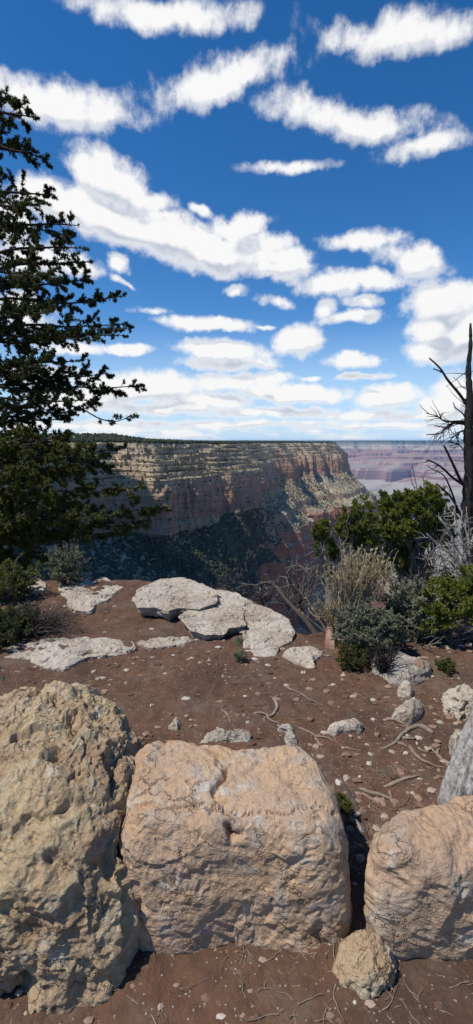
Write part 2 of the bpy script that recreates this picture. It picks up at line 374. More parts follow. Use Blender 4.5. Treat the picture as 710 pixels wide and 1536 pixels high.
for u in us:
    k = 6; ph = u * k + 1.6 * pn(np.stack([A[:, 0] / 90, A[:, 1] / 90, 0 * sA + 5], 1)); fl = np.floor(ph); fr = ph - fl
    off = 66 * np.clip((fl + sstep(0.62, 0.98, fr)) / k, 0, 1)
    zz = np.clip((fl + sstep(0.0, 0.7, fr)) / k, 0, 1)
    rows.append((Rm + nA * off[:, None], zrim + (-72 - zrim) * zz, 1, 1))
for u in np.linspace(0, 1, 66)[1:]:
    rows.append((Rm + nA * (66 + 18 * u), 0 * sA - 72 - 108 * u, 1, 2))
for u in np.linspace(0, 1, 74)[1:]:
    w = u + 0 * sA; led = 0.06 * np.sin(u * 14 + 3 * pn(np.stack([A[:, 0] / 200, A[:, 1] / 200, 0 * sA + 2], 1)))
    wz = np.where(w < 0.66, w * 0.90, np.where(w < 0.70, 0.594 + (w - 0.66) * 4.4, 0.77 + (w - 0.70) * 0.7667)) ** 0.9
    rows.append((A * (1 - w[:, None]) + Bc * w[:, None], -180 - 150 * np.clip(wz, 0, 1), 1 - 0.55 * math.sin(math.pi * min(u * 1.0, 1)), 3))
for u in np.linspace(0, 1, 62)[1:]:
    st = math.floor(u * 5) / 5 + sstep(0.75, 1, u * 5 - math.floor(u * 5)) / 5
    rows.append((Bc + nB * (45 * st), 0 * sA - 330 - 270 * u, 1, 4))
for u in np.linspace(0, 1, 24)[1:]:
    rows.append((Bc + nB * (45 + 520 * u), 0 * sA - 600 - 440 * u ** 0.8, 1 - 0.6 * u, 5))
PL = np.array([r[0] for r in rows]); ZZ = np.array([r[1] for r in rows]); AM = np.array([r[2] + 0 * sA for r in rows]); RG = np.array([r[3] for r in rows])
q3 = np.concatenate([PL, ZZ[..., None]], -1)
base2 = np.concatenate([np.broadcast_to(A, PL.shape), 0 * ZZ[..., None]], -1)
d1 = 46 * (ridged(base2 / 260, 2) - 0.75) + 24 * (ridged(base2 / 85 + 4, 2) - 0.7) * np.clip(0.8 + 1.1 * fbm(base2 / 330 + 1, 2), 0.1, 1.8) + 9 * fbm(base2 / 32, 3) + 5 * fbm(base2 / 22 + 2, 2) * (0.4 + fbm(base2 / 150 + 7, 2))
nearfade = 0.55 + 0.45 * sstep(900, 1500, dist)[None, :]
d2 = 10 * fbm(q3 / np.array([46, 46, 70]), 4) + 3.4 * ridged(q3 / np.array([17, 17, 90]), 3)
zl = q3 * np.array([1 / 130, 1 / 130, 1 / 7.0]); d3 = (0.7 + 2.1 * (ZZ[..., None][..., 0] > -85)) * np.sign(pn(zl)) * np.abs(pn(zl)) ** 0.55 + 0.9 * pn(q3 * np.array([1 / 70, 1 / 70, 1 / 2.6]))
cl = np.isin(RG, (1, 2, 4))[:, None]
disp = (d1 * nearfade + np.where(cl, d2 + d3, d2 * 0.45)) * AM
sc5 = np.where(RG == 5, 2.4, 1.0)[:, None]; disp = disp * sc5
nn = np.where((RG >= 4)[:, None, None], nB[None], nA[None])
PL = PL + nn * disp[..., None]
ZZ = ZZ + np.where((RG == 3)[:, None], 9 * ridged(np.concatenate([PL / 70, 0 * ZZ[..., None]], -1), 3) - 7 + 3 * fbm(q3 / 14, 2), 0)
W = np.concatenate([PL, ZZ[..., None]], -1)
tag(MB().add(W.reshape(-1, 3), grid_faces(len(rows), NS)[:, ::-1]).obj('canyon_cliff', M['cliff'], smooth=False), kind='structure')

# ------------------------------------------------------------------ scatter templates
def ico(sub):
    import bmesh
    bm = bmesh.new(); bmesh.ops.create_icosphere(bm, subdivisions=sub, radius=1); V = np.array([v.co[:] for v in bm.verts]); F = np.array([[v.index for v in f.verts] for f in bm.faces]); bm.free(); return V, F
I1, I2, I3 = ico(1), ico(2), ico(3)
def scatter(mb, tmpl, pos, scl, rough=0.25, spin=True):
    V, F = tmpl; n = len(pos); th = NR.uniform(0, 2 * math.pi, n)
    v = V[None] * (1 + rough * NR.normal(size=(n, len(V), 1))); c, s = np.cos(th)[:, None], np.sin(th)[:, None]
    v = np.stack([v[..., 0] * c - v[..., 1] * s, v[..., 0] * s + v[..., 1] * c, v[..., 2]], -1)
    v = v * scl[:, None, :] + pos[:, None, :]
    mb.add(v.reshape(-1, 3), (F[None] + (np.arange(n) * len(V))[:, None, None]).reshape(-1, F.shape[1]))
def wall_pts(r0, r1, n, s0=0.0, s1=1.0, steep=None):
    r = NR.uniform(r0, r1 - 1.001, n); s = NR.uniform(s0 * NS, min(s1 * NS, NS - 1.001), n); ri = r.astype(int); si = s.astype(int); fr = (r - ri)[:, None]; fs = (s - si)[:, None]
    a, b, c, d = W[ri, si], W[ri, si + 1], W[ri + 1, si], W[ri + 1, si + 1]
    p = a * (1 - fr) * (1 - fs) + b * (1 - fr) * fs + c * fr * (1 - fs) + d * fr * fs
    if steep is not None:
        nv = np.cross(b - a, c - a); nv /= np.linalg.norm(nv, axis=1)[:, None] + 1e-9; p = p[np.abs(nv[:, 2]) > steep]
    return p
def first(reg): return int(np.argmax(RG == reg))
r1, r2, r3, r4, r5 = (first(k) for k in (1, 2, 3, 4, 5))
# forest on the plateau
mb = MB()
p = wall_pts(2, r1, 52000); p = p[(p[:, 1] > 250) & (np.linalg.norm(p[:, :2], axis=1) < 3300)]
mx = 15000; p = p[:mx]
h = NR.uniform(3.0, 7.5, len(p)); w = h * NR.uniform(0.30, 0.5, len(p))
near = np.linalg.norm(p[:, :2], axis=1) < 1500
pc = p + np.stack([0 * h, 0 * h, h * 0.5], 1); sc = np.stack([w, w, h * 0.55], 1)
scatter(mb, I2, pc[near], sc[near], 0.16); scatter(mb, I1, pc[~near], sc[~near], 0.16)
tag(mb.obj('forest', M['forest'], smooth=False), 'dark evergreen forest along the flat top of the far rim', 'forest', kind='stuff')
# scrub on slopes and ledges
mb = MB()
p = wall_pts(r3 - 2, r4, 60000); d = np.linalg.norm(p[:, :2], axis=1)
dens = 0.31 + 0.9 * sstep(1550, 1100, d) + 0.5 * fbm(p / np.array([90, 90, 60]), 3)
p = p[NR.uniform(0, 1, len(p)) < dens]; d = np.linalg.norm(p[:, :2], axis=1)
w = NR.uniform(1.2, 3.2, len(p)) * (1 + 0.35 * sstep(1600, 900, d)); sc = np.stack([w, w, w * NR.uniform(0.7, 1.2, len(p))], 1)
nr = d < 1500; scatter(mb, I2, p[nr] + [0, 0, 1], sc[nr], 0.15); scatter(mb, I1, p[~nr] + [0, 0, 0.8], sc[~nr], 0.18)
p = wall_pts(r1, r3, 60000, steep=0.45); p = p[:9000]; w = NR.uniform(0.9, 2.4, len(p)); scatter(mb, I1, p + [0, 0, 0.7], np.stack([w, w, w], 1), 0.2)
p = wall_pts(r4, len(rows) - 4, 30000, steep=0.35); p = p[p[:, 2] > -950][:9000]; w = NR.uniform(1.5, 3.5, len(p)); scatter(mb, I1, p + [0, 0, 0.7], np.stack([w, w, w], 1), 0.2)
tag(mb.obj('scrub', M['scrub'], smooth=False), 'dark pinyon scrub dotting the canyon slopes and ledges', 'scrub', kind='stuff')

# ------------------------------------------------------------------ far rim and canyon floor
NF = 1100
xs = np.linspace(-3500, 14500, NF); F0 = np.stack([xs, 13800 + 1500 * fbm(np.stack([xs / 3800, 0 * xs, 0 * xs], 1), 2)], 1)
prof = [(5200, 12), (3000, 12), (1500, 10), (600, 8), (100, 8), (0, 0), (-25, -60), (-60, -110), (-170, -150), (-210, -215), (-430, -270), (-450, -330), (-640, -370), (-660, -420), (-850, -455), (-875, -500), (-1080, -540), (-1100, -700), (-1130, -760), (-1500, -860), (-2300, -960), (-3200, -1040)]
po = np.array([a for a, b in prof], float); pz = np.array([b for a, b in prof], float)
tt = np.concatenate([np.linspace(0, 5, 12)[:-1], np.linspace(5, 19, 150), np.linspace(19, 21, 20)[1:]])
OO = np.interp(tt, np.arange(len(po)), po); ZF = np.interp(tt, np.arange(len(pz)), pz)
ii = np.stack([F0[:, 0] / 1500, F0[:, 1] / 1500, 0 * xs], 1)
alc = 1250 * (ridged(ii * 0.62, 3) - 0.8) + 420 * (ridged(ii * 2.1 + 3, 3) - 0.8)
dd = OO[:, None] + np.where(OO[:, None] < 2500, -alc[None, :] * sstep(2500, 0, OO)[:, None], 0) * (0.35 + 0.65 * sstep(0, -1300, OO))[:, None]
XF = np.broadcast_to(F0[:, 0], dd.shape) + 120 * pn(np.stack([np.broadcast_to(xs / 300, dd.shape), dd / 400, 0 * dd], -1)); YF = F0[None, :, 1] + dd
ZF2 = ZF[:, None] + 0 * dd + np.where((ZF < -20)[:, None], 14 * fbm(np.stack([XF / 260, YF / 260, 0 * dd], -1), 3), 0)
tag(MB().add(np.stack([XF, YF, ZF2], -1).reshape(-1, 3), grid_faces(len(tt), NF)[:, ::-1]).obj('far_canyon_rim', M['far'], smooth=False), kind='structure')
def butte(x, y, r, top, seed, name='canyon_butte'):
    n, k = 160, 60; th = np.linspace(0, 2 * math.pi, n, endpoint=False); u = np.linspace(0, 1, k)
    rr = np.interp(u, [0, .03, .15, .2, .36, .38, .55, .57, .72, .76, 1], [0.0, .04, .16, .17, .34, .345, .52, .525, .70, .72, 1.25]); zz = np.interp(u, [0, .03, .15, .2, .36, .38, .55, .57, .72, .76, 1], [top, top - 8, top - 120, top - 190, top - 270, top - 320, top - 390, top - 450, top - 520, -860, -1060])
    rv = rr[:, None] * r * (1 + 0.35 * ridged(np.stack([np.cos(th) * 1.6 + seed, np.sin(th) * 1.6, 0 * th], 1), 4) - 0.2)[None, :]
    V = np.stack([x + rv * np.cos(th) * 1.5, y + rv * np.sin(th), zz[:, None] + 0 * rv], -1).reshape(-1, 3)
    return tag(MB().add(V, grid_faces(k, n, True)).obj(name, M['far'], smooth=False), kind='structure')
butte(Q(650, 670, 11000)[0], 11000, 1500, -90, 1.0); butte(Q(568, 676, 11800)[0], 11800, 1100, -180, 4.0); butte(Q(720, 690, 9800)[0], 9800, 1300, -320, 7.0)
butte(Q(532, 690, 12300)[0], 12300, 900, -260, 9.0)
fx = np.linspace(-6000, 15000, 420); fy = np.linspace(300, 13600, 420); X, Y = np.meshgrid(fx, fy)
qf = np.stack([X, Y, 0 * X], -1)
Zf = -1000 + 120 * fbm(qf / 1500, 5) - 330 * sstep(0.75, 0.97, 1 - np.abs(pn(qf / 5200 + 3.3) + 0.12 * fbm(qf / 900, 3)) * 2.2)
tag(MB().add(np.stack([X, Y, Zf], -1).reshape(-1, 3), grid_faces(420, 420)).obj('canyon_floor', M['floor'], smooth=True), kind='structure')
bx0, bx1, by0, by1 = -16000, 22000, -6000, 21500
# the base terrain that carries everything down to the horizon
X, Y = np.meshgrid([-15500, 21500], [-5500, 21000])
tag(MB().add(np.stack([X, Y, 0 * X - 1420.0], -1).reshape(-1, 3), grid_faces(2, 2)).obj('terrain', M['floor']), kind='structure')

# ------------------------------------------------------------------ haze
def haze():
    z0, z1 = -1421.0, 46.0
    V = [(x, y, z) for x in (bx0, bx1) for y in (by0, by1) for z in (z0, z1)]
    F = np.array([(0, 1, 3, 2), (4, 6, 7, 5), (0, 4, 5, 1), (2, 3, 7, 6), (0, 2, 6, 4), (1, 5, 7, 3)])
    m = bpy.data.materials.new('haze_air'); m.use_nodes = True; m.node_tree.nodes.clear(); t = NT(m.node_tree)
    out = t.new('ShaderNodeOutputMaterial'); v = t.new('ShaderNodeVolumePrincipled')
    v.inputs['Color'].default_value = (0.34, 0.60, 1.0, 1); v.inputs['Density'].default_value = HAZE; v.inputs['Anisotropy'].default_value = 0.0
    t.l.new(v.outputs[0], out.inputs['Volume'])
    o = MB().add(V, F).obj('haze', m, smooth=False); tag(o, 'thin blue haze filling the canyon air', 'haze', kind='stuff')
HAZE = 2.9e-5
haze()

# ------------------------------------------------------------------ rocks
def rock(name, poly, z, mat, label, cat='rock', base=None, e=4.0, n=220, m=90, amp=0.03, freq=6.0, rid=0.5, pit=0.0, tilt=(0, 0), under=0.0, seed=0.0, group=None, dome=0.0, strata=0.0, lump=0.0, px=True, cuts=16, cutd=0.10, cracks=(), cutz=0.9, ksm=60, aniso=0.0):
    pts = np.array([P(a, b, z)[:2] for a, b in poly]) if px else np.array(poly)
    x, y = pts[:, 0], pts[:, 1]; x2, y2 = np.roll(x, -1), np.roll(y, -1); cr = x * y2 - x2 * y; ar = cr.sum() / 2
    c = np.array([((x + x2) * cr).sum(), ((y + y2) * cr).sum()]) / (6 * ar)
    if base is None: base = float(ground_z(c[0], c[1])) - 0.05
    th = np.linspace(0, 2 * math.pi, n, endpoint=False); r = np.zeros(n)
    D = np.stack([np.cos(th), np.sin(th)], 1)
    for i in range(len(pts)):
        a = pts[i] - c; b = pts[(i + 1) % len(pts)] - c; ed = b - a
        den = D[:, 0] * ed[1] - D[:, 1] * ed[0]; den = np.where(np.abs(den) < 1e-9, 1e-9, den)
        tt_ = (a[0] * ed[1] - a[1] * ed[0]) / den; uu = (a[0] * D[:, 1] - a[1] * D[:, 0]) / den
        ok = (tt_ > 0) & (uu >= -1e-6) & (uu <= 1 + 1e-6); r = np.where(ok & (tt_ > r), tt_, r)
    k = max(3, n // ksm) | 1; r = np.convolve(np.concatenate([r[-(k // 2):], r, r[:k // 2]]), np.ones(k) / k, 'valid')
    t = np.linspace(0, math.pi / 2, 2000); rho = np.sin(t) ** (2 / e); zet = np.cos(t) ** (2 / e)
    H = z - base; rm = r.mean()
    L = np.concatenate([[0], np.cumsum(np.hypot(np.diff(rho) * rm, np.diff(zet) * H))]); s = np.linspace(0, L[-1], m)
    rho = np.interp(s, L, rho); zet = np.interp(s, L, zet); rho[0] = 0.002
    rr = rho[:, None] * r[None, :]; rr = rr * (1 - under * (1 - zet)[:, None])
    XX = c[0] + rr * np.cos(th); YY = c[1] + rr * np.sin(th); Z_ = base + H * zet[:, None] + 0 * rr
    Z_ = Z_ + (tilt[0] * (XX - c[0]) + tilt[1] * (YY - c[1])) * zet[:, None] + dome * (1 - rho[:, None] ** 2)
    V = np.stack([XX, YY, Z_], -1)
    rc = np.random.default_rng(int(seed * 13) + 5); ctr = np.array([c[0], c[1], base + H * 0.4]); q0 = V - ctr
    for _ in range(cuts):
        a_ = rc.uniform(0, 2 * math.pi); ez = rc.uniform(-0.15, cutz); nv = unit([math.cos(a_), math.sin(a_), ez])
        pr = q0 @ nv; lim = pr.max() - cutd * rc.uniform(0.3, 1.2) * rm; q0 = q0 - nv * np.maximum(pr - lim, 0)[..., None] * 0.93
    V = q0 + ctr
    # normals of the smooth form
    du = np.gradient(V, axis=0); dv = np.roll(V, -1, 1) - np.roll(V, 1, 1); Nn = np.cross(du, dv); Nn /= np.linalg.norm(Nn, axis=2)[..., None] + 1e-12
    if Nn[m // 2:, :, :2].reshape(-1, 2).dot(np.ones(2)).size and np.mean(Nn[0, :, 2] + Nn[m // 4, :, 2]) < 0: Nn = -Nn
    Nn[0] = (0, 0, 1)
    q = V + seed * 7.7
    dsp = amp * (fbm(q * freq, 5) * (1 - rid) + (ridged(q * freq * 0.9, 4) - 0.8) * rid)
    if lump: dsp = dsp + lump * pn(q * freq * 0.28)
    if pit:
        msk = sstep(-0.25, 0.25, pn(q * freq * 0.45 + 3)); qw = q + 0.05 * np.stack([fbm(q * freq + 11, 2), fbm(q * freq + 22, 2), fbm(q * freq + 33, 2)], -1)
        dsp = dsp - 1.5 * pit * sstep(0.30, 0.62, fbm(qw * freq * 0.8 + 5, 3)) - pit * (0.25 + 0.75 * msk) * sstep(0.15, 0.5, fbm(qw * freq * 2.1 + 5, 3)) - 0.45 * pit * msk * sstep(0.1, 0.4, pn(qw * freq * 6))
    if aniso:
        qa = (q + 0.04 * fbm(q * 4, 2)[..., None]) @ np.array([[1, 0, 0.6], [0, 1, 0.3], [-0.6, -0.3, 1]]) * np.array([3, 3, 16]); dsp = dsp + aniso * ridged(qa, 3)
    if strata: dsp = dsp + strata * np.sign(pn(q * np.array([1, 1, 22]))) * (1 - np.abs(Nn[..., 2]))
    for cpx, cw, cd_ in cracks:
        line = spline([P(a, b, z) for a, b in cpx], 60)[:, :2]; wv = V[..., :2] + 0.03 * np.stack([fbm(q * 9, 3), fbm(q * 9 + 30, 3)], -1)
        dm = np.full(V.shape[:2], 9.0)
        for w2 in line: dm = np.minimum(dm, np.hypot(wv[..., 0] - w2[0], wv[..., 1] - w2[1]))
        dsp = dsp - cd_ * np.exp(-(dm / cw) ** 2) * (1 + 0.5 * pn(q * 12))
    V = V + Nn * dsp[..., None]
    V[0] = V[0].mean(0)
    org = np.array([c[0], c[1], base])
    o = MB().add(V.reshape(-1, 3), grid_faces(m, n, True)).obj(name, mat, origin=org)
    return tag(o, label, cat, group)

G1 = 'boulders of the low wall at the viewpoint'
rock('boulder', [(-200, 1110), (-120, 1050), (-50, 1012), (30, 996), (90, 996), (140, 1002), (192, 1018), (236, 1042), (256, 1078), (246, 1112), (222, 1146), (208, 1180), (196, 1220), (170, 1262), (90, 1275), (-20, 1280), (-130, 1260)], 0.58, M['pitted'],
     'big rough pitted tan boulder at the left edge, taller than its neighbour', 'boulder', e=3.4, n=1000, m=460, amp=0.046, freq=6.0, rid=0.5, pit=0.020, base=-0.1, group=G1, lump=0.06, tilt=(0.01, 0.07), seed=1, cutd=0.05, cuts=12, aniso=0.006, under=0.05)
rock('boulder', [(162, 1215), (168, 1175), (182, 1130), (204, 1102), (236, 1096), (300, 1104), (370, 1110), (440, 1106), (488, 1114), (504, 1138), (512, 1170), (522, 1205), (516, 1232), (470, 1240), (380, 1236), (260, 1246), (180, 1240)], 0.48, M['tan'],
     'smooth orange tan boulder with a crack down its face, right of the pitted boulder', 'boulder', e=8, n=1000, m=460, amp=0.015, freq=4.5, rid=0.45, pit=0.008, base=-0.1, group=G1, lump=0.028, seed=2, cutd=0.05, cuts=16, tilt=(0, 0.08), aniso=0.003, under=-0.05,
     cracks=[([(304, 1108), (322, 1128), (338, 1150), (326, 1182), (345, 1205)], 0.014, 0.035), ([(165, 1190), (215, 1194), (270, 1205), (330, 1200), (420, 1214), (505, 1195)], 0.010, 0.018), ([(372, 1124), (384, 1130)], 0.016, 0.03), ([(352, 1222), (356, 1228)], 0.014, 0.05), ([(285, 1170), (288, 1172)], 0.008, 0.02)])
rock('boulder', [(556, 1262), (566, 1234), (590, 1214), (620, 1202), (655, 1200), (680, 1184), (740, 1182), (820, 1200), (840, 1250), (780, 1290), (660, 1292), (580, 1288)], 0.40, M['tan'],
     'orange tan boulder in front of the grey weathered trunk, right edge', 'boulder', e=7, n=800, m=340, amp=0.018, freq=5.0, rid=0.5, pit=0.010, base=-0.1, group=G1, lump=0.03, seed=5, cutd=0.07, cuts=16, tilt=(0, 0.10), aniso=0.003)
rock('boulder', [(500, 1420), (520, 1392), (560, 1380), (600, 1392), (612, 1420), (600, 1460), (550, 1472), (510, 1455)], 0.10, M['pitted'],
     'low brown boulder lying in front of the two orange tan boulders', 'boulder', e=3.4, n=340, m=160, amp=0.018, freq=9.0, rid=0.5, pit=0.010, base=-0.08, group=G1, lump=0.02, seed=8, cutd=.12)

G2 = 'pale limestone slabs along the cliff edge'
SL = dict(group=G2, cutz=0.22, ksm=140)
rock('flat_rock', [(86, 876), (110, 866), (140, 870), (158, 864), (172, 875), (188, 881), (172, 889), (166, 899), (146, 903), (138, 917), (112, 914), (98, 908), (102, 898), (90, 890)], 0.045, M['lime'],
     'flat cream slab at the cliff edge beside the sage bush', 'flat rock', e=14, cutd=0.04, amp=0.014, freq=9, seed=3, n=420, m=140, strata=0.006, pit=0.010, **SL)
rock('flat_rock', [(18, 884), (35, 870), (58, 866), (72, 874), (66, 886), (40, 890)], 0.05, M['lime'], 'small cream slab half hidden by the green shrub at left', 'flat rock', e=8, amp=0.014, freq=9, seed=4, strata=0.006, **SL)
rock('flat_rock', [(198, 897), (204, 883), (238, 870), (276, 868), (304, 877), (328, 888), (326, 903), (300, 911), (268, 909), (252, 914), (232, 908), (204, 908)], 0.145, M['lime'],
     'thick cream slab with a dark broken front edge, highest of the slabs', 'flat rock', e=26, cutd=0.03, cuts=7, amp=0.009, freq=9, seed=5, n=520, m=220, base=-0.02, strata=0.014, under=0.20, tilt=(0.02, 0.05), pit=0.010, **SL)
rock('flat_rock', [(268, 925), (284, 914), (330, 908), (366, 918), (370, 936), (344, 940), (336, 950), (306, 950), (286, 944)], 0.09, M['lime'],
     'tilted cream slab lying below the thick slab', 'flat rock', e=26, cutd=0.03, cuts=6, amp=0.007, freq=9, seed=6, n=420, m=160, base=-0.02, strata=0.012, under=0.18, pit=0.008, tilt=(-0.02, 0.02), **SL)
rock('flat_rock', [(300, 900), (322, 888), (350, 890), (376, 902), (408, 914), (434, 926), (446, 942), (440, 956), (424, 962), (412, 974), (384, 976), (368, 968), (366, 945), (330, 925)], 0.06, M['lime'],
     'long grey and cream slab sloping to the cliff edge right of the others', 'flat rock', e=24, cutd=0.03, cuts=7, amp=0.010, freq=8, seed=7, n=520, m=200, base=-0.25, strata=0.016, under=0.04, tilt=(-0.02, 0.05), pit=0.012, **SL)
rock('flat_rock', [(4, 984), (30, 966), (75, 956), (140, 954), (200, 958), (206, 970), (182, 980), (130, 984), (96, 1002), (68, 998), (46, 990)], 0.036, M['lime'],
     'wide flat cream bedrock patch level with the dirt, behind the pitted boulder', 'flat rock', e=10, cutd=0.02, amp=0.020, freq=7, seed=9, n=520, m=200, base=-0.04, pit=0.012, **SL)
rock('flat_rock', [(200, 962), (240, 955), (284, 953), (292, 960), (262, 967), (226, 971)], 0.026, M['lime'], 'thin cream bedrock strip in the dirt below the thick slab', 'flat rock', e=8, cutd=0.03, amp=0.016, freq=10, seed=10, base=-0.03, pit=0.012, **SL)
rock('flat_rock', [(420, 975), (440, 966), (470, 966), (492, 975), (470, 984), (476, 998), (450, 992)], 0.05, M['lime'], 'cream slab at the end of the long slab, beside the grassy sage bush', 'flat rock', e=4, amp=0.02, freq=10, group=G2, seed=11, base=-0.04)
rock('flat_rock', [(556, 975), (575, 962), (600, 972), (648, 990), (652, 1004), (620, 1008), (580, 1004), (560, 995)], 0.09, M['lime_grey'], 'grey and white slab behind the small twiggy shrub', 'flat rock', e=4, amp=0.02, freq=8, group=G2, seed=12, base=-0.04)
G3 = 'loose pale rocks in the dirt'
_rock = rock
def rock(*a, **k): k.setdefault('cutd', 0.15); k.setdefault('cuts', 22); return _rock(*a, **k)
rock('rock', [(584, 1060), (598, 1046), (618, 1037), (634, 1036), (638, 1046), (628, 1066), (606, 1068)], 0.085, M['lime'], 'pale wedge shaped rock right of the middle of the dirt', e=3.2, amp=0.012, freq=14, group=G3, seed=13, n=260, m=110)
rock('rock', [(596, 1026), (602, 1014), (614, 1014), (624, 1024), (616, 1034), (600, 1033)], 0.07, M['lime'], 'small rounded pale rock behind the wedge shaped rock', e=2.8, amp=0.010, freq=14, group=G3, seed=14)
rock('rock', [(660, 1030), (668, 1017), (690, 1016), (712, 1024), (740, 1036), (720, 1058), (690, 1052), (672, 1044)], 0.12, M['lime'], 'bright white rock with a dark hollow at the right edge above the grey trunk', e=3.2, amp=0.022, freq=10, group=G3, seed=15, n=300, m=120, pit=0.02)
rock('rock', [(488, 1082), (506, 1077), (540, 1075), (548, 1078), (546, 1087), (520, 1088), (500, 1092), (490, 1092)], 0.05, M['lime'], 'long flat pale rock in the middle of the dirt', e=4, amp=0.008, freq=16, group=G3, seed=16)
rock('rock', [(246, 1088), (256, 1078), (266, 1066), (272, 1080), (274, 1090), (260, 1090)], 0.05, M['lime'], 'small pointed white rock in the dirt behind the cracked boulder', e=2.4, amp=0.008, freq=16, group=G3, seed=17)
rock('rock', [(300, 1100), (316, 1086), (334, 1090), (352, 1094), (378, 1092), (392, 1102), (378, 1110), (330, 1108)], 0.035, M['lime_grey'], 'low broken grey rock just behind the cracked boulder', e=2.6, amp=0.022, freq=14, group=G3, seed=18)
rock('rock', [(424, 1112), (428, 1092), (412, 1086), (420, 1080), (442, 1080), (444, 1096), (450, 1114)], 0.04, M['lime_grey'], 'pale T shaped rock touching the back of the cracked boulder', e=3, amp=0.014, freq=14, group=G3, seed=19)
rock('rock', [(676, 1094), (684, 1088), (692, 1096), (690, 1118), (682, 1120)], 0.12, M['lime'], 'pale upright stone against the grey weathered trunk', e=3, amp=0.014, freq=12, group=G3, seed=20)
rock('rock', [(316, 1054), (322, 1048), (344, 1048), (352, 1052), (338, 1056)], 0.02, M['pink'], 'thin flat pink stone lying in the open dirt', e=3, amp=0.006, freq=18, group=G3, seed=21)
rock('rock', [(486, 955), (492, 922), (500, 918), (505, 960)], 0.10, M['pink'], 'pinkish upright stone at the foot of the sage bush', e=3.4, amp=0.01, freq=14, group=G3, seed=22, base=-0.2)
rock('rock', [(-8, 1016), (0, 1006), (10, 1012), (8, 1024), (-6, 1024)], 0.05, M['darkwood'], 'small dark stone behind the pitted boulder at the left edge', e=2.6, amp=0.01, freq=14, group=G3, seed=23)
rock('rock', [(0, 972), (14, 962), (40, 962), (46, 970), (20, 978)], 0.03, M['lime_grey'], 'flat grey stone in the shade of the brush at left', e=3.4, amp=0.01, freq=12, group=G3, seed=24)
rock('rock', [(612, 988), (630, 984), (646, 990), (640, 1000), (620, 1000)], 0.10, M['pink'], 'tan stone leaning on the grey and white slab', e=3, amp=0.012, freq=12, group=G3, seed=25)
rock('rock', [(566, 980), (560, 1000), (574, 1004), (588, 1000), (584, 984)], 0.06, M['lime'], 'white stone under the small twiggy shrub', e=3, amp=0.012, freq=12, group=G3, seed=26)
rock = _rock
# small loose stones one can count, nothing sets one off from another
spots = [(190, 1004, 9), (336, 963, 8), (455, 1012, 9), (490, 1038, 10), (500, 1030, 8), (588, 1127, 9), (604, 1162, 9), (560, 1075, 7), (672, 1068, 10), (660, 1082, 9), (574, 1005, 8), (470, 1002, 8), (430, 1030, 8),
         (366, 1078, 8), (372, 1086, 7), (300, 998, 7), (275, 970, 8), (228, 945, 8), (160, 930, 7), (382, 990, 9), (402, 1000, 8), (596, 1143, 7), (556, 1130, 8), (534, 1040, 8), (515, 1012, 8), (640, 1012, 9), (664, 1000, 9), (612, 1105, 7), (286, 1092, 6), (228, 1062, 8), (445, 1052, 8), (540, 1105, 7), (690, 975, 10), (650, 975, 9), (620, 1190, 7)]
protos = []
for k in range(5):
    V, F = I3; v = V * (1 + 0.35 * fbm(V * 1.3 + k * 5, 4)[:, None]) * np.array([1, 0.8, 0.55]); v[:, 2] = np.maximum(v[:, 2], -0.35)
    me = MB().add(v, F).mesh('stone', False); me.materials.append(M['pink'] if k % 2 else M['lime']); protos.append(me)
for i, (a, b, s) in enumerate(spots):
    w = P(a, b); o = bpy.data.objects.new('stone', protos[i % 5]); COL.objects.link(o); k = s / 700 * math.hypot(w[1], EYE) * 0.5
    o.location = (w[0], w[1], float(ground_z(w[0], w[1])) + k * 0.2); o.scale = (k, k, k); o.rotation_euler = (0, 0, R.uniform(0, 6.28))
    tag(o, 'small loose stone lying in the red dirt', 'stone', 'small loose stones in the red dirt')
# gravel and litter
mb = MB(); pts = []
for k in range(30000):
    a = R.uniform(-60, 770); b = R.uniform(885, 1300) if k % 6 else R.uniform(1300, 1640); w = P(a, b)
    if w[1] < edge_y(w[0]) + 0.1: pts.append((w[0], w[1]))
pts = np.array(pts); dn = fbm(np.stack([pts[:, 0] * 1.3, pts[:, 1] * 1.3, 0 * pts[:, 0] + 8], 1), 3) + 0.35 * sstep(0.2, 1.6, pts[:, 0]) 
pts = pts[NR.uniform(0, 1, len(pts)) < 0.50 + 0.65 * dn]
s = 0.0028 * np.exp(NR.exponential(0.52, len(pts))); s = np.minimum(s, 0.022) * np.where(pts[:, 1] < 1.5, 0.6, 1.0)
zz = ground_z(pts[:, 0], pts[:, 1]); scatter(mb, I1, np.stack([pts[:, 0], pts[:, 1], zz + s * 0.35], 1), np.stack([s * NR.uniform(0.9, 1.6, len(s)), s, s * 0.6], 1), 0.2)
tag(mb.obj('gravel', M['pebble'], smooth=False), 'small pale pebbles scattered over the red dirt', 'gravel', kind='stuff')
mb = MB()
for k in range(3000):
    a = R.uniform(-20, 740); b = R.uniform(900, 1580)
    if R.random() < 0.45: a = R.uniform(380, 720)
    w = P(a, b)
    if w[1] > edge_y(w[0]) or (b > 1280 and R.random() < .75): continue
    th = R.uniform(0, 6.28); L = R.uniform(0.015, 0.13) * (0.5 if R.random() < .6 else 1); z = float(ground_z(w[0], w[1])) + 0.006
    pp = wander((w[0], w[1], z), (math.cos(th), math.sin(th), 0), L, 5, 0.5); pp[:, 2] = z + np.abs(pp[:, 2] - z) * 0.3
    tube(mb, pp, np.linspace(R.uniform(0.0012, 0.003), 0.0008, 6), 4, cap=False)
tag(mb.obj('twig_litter', M['root']), 'fine dead twigs and needles lying on the red dirt', 'litter', kind='stuff')

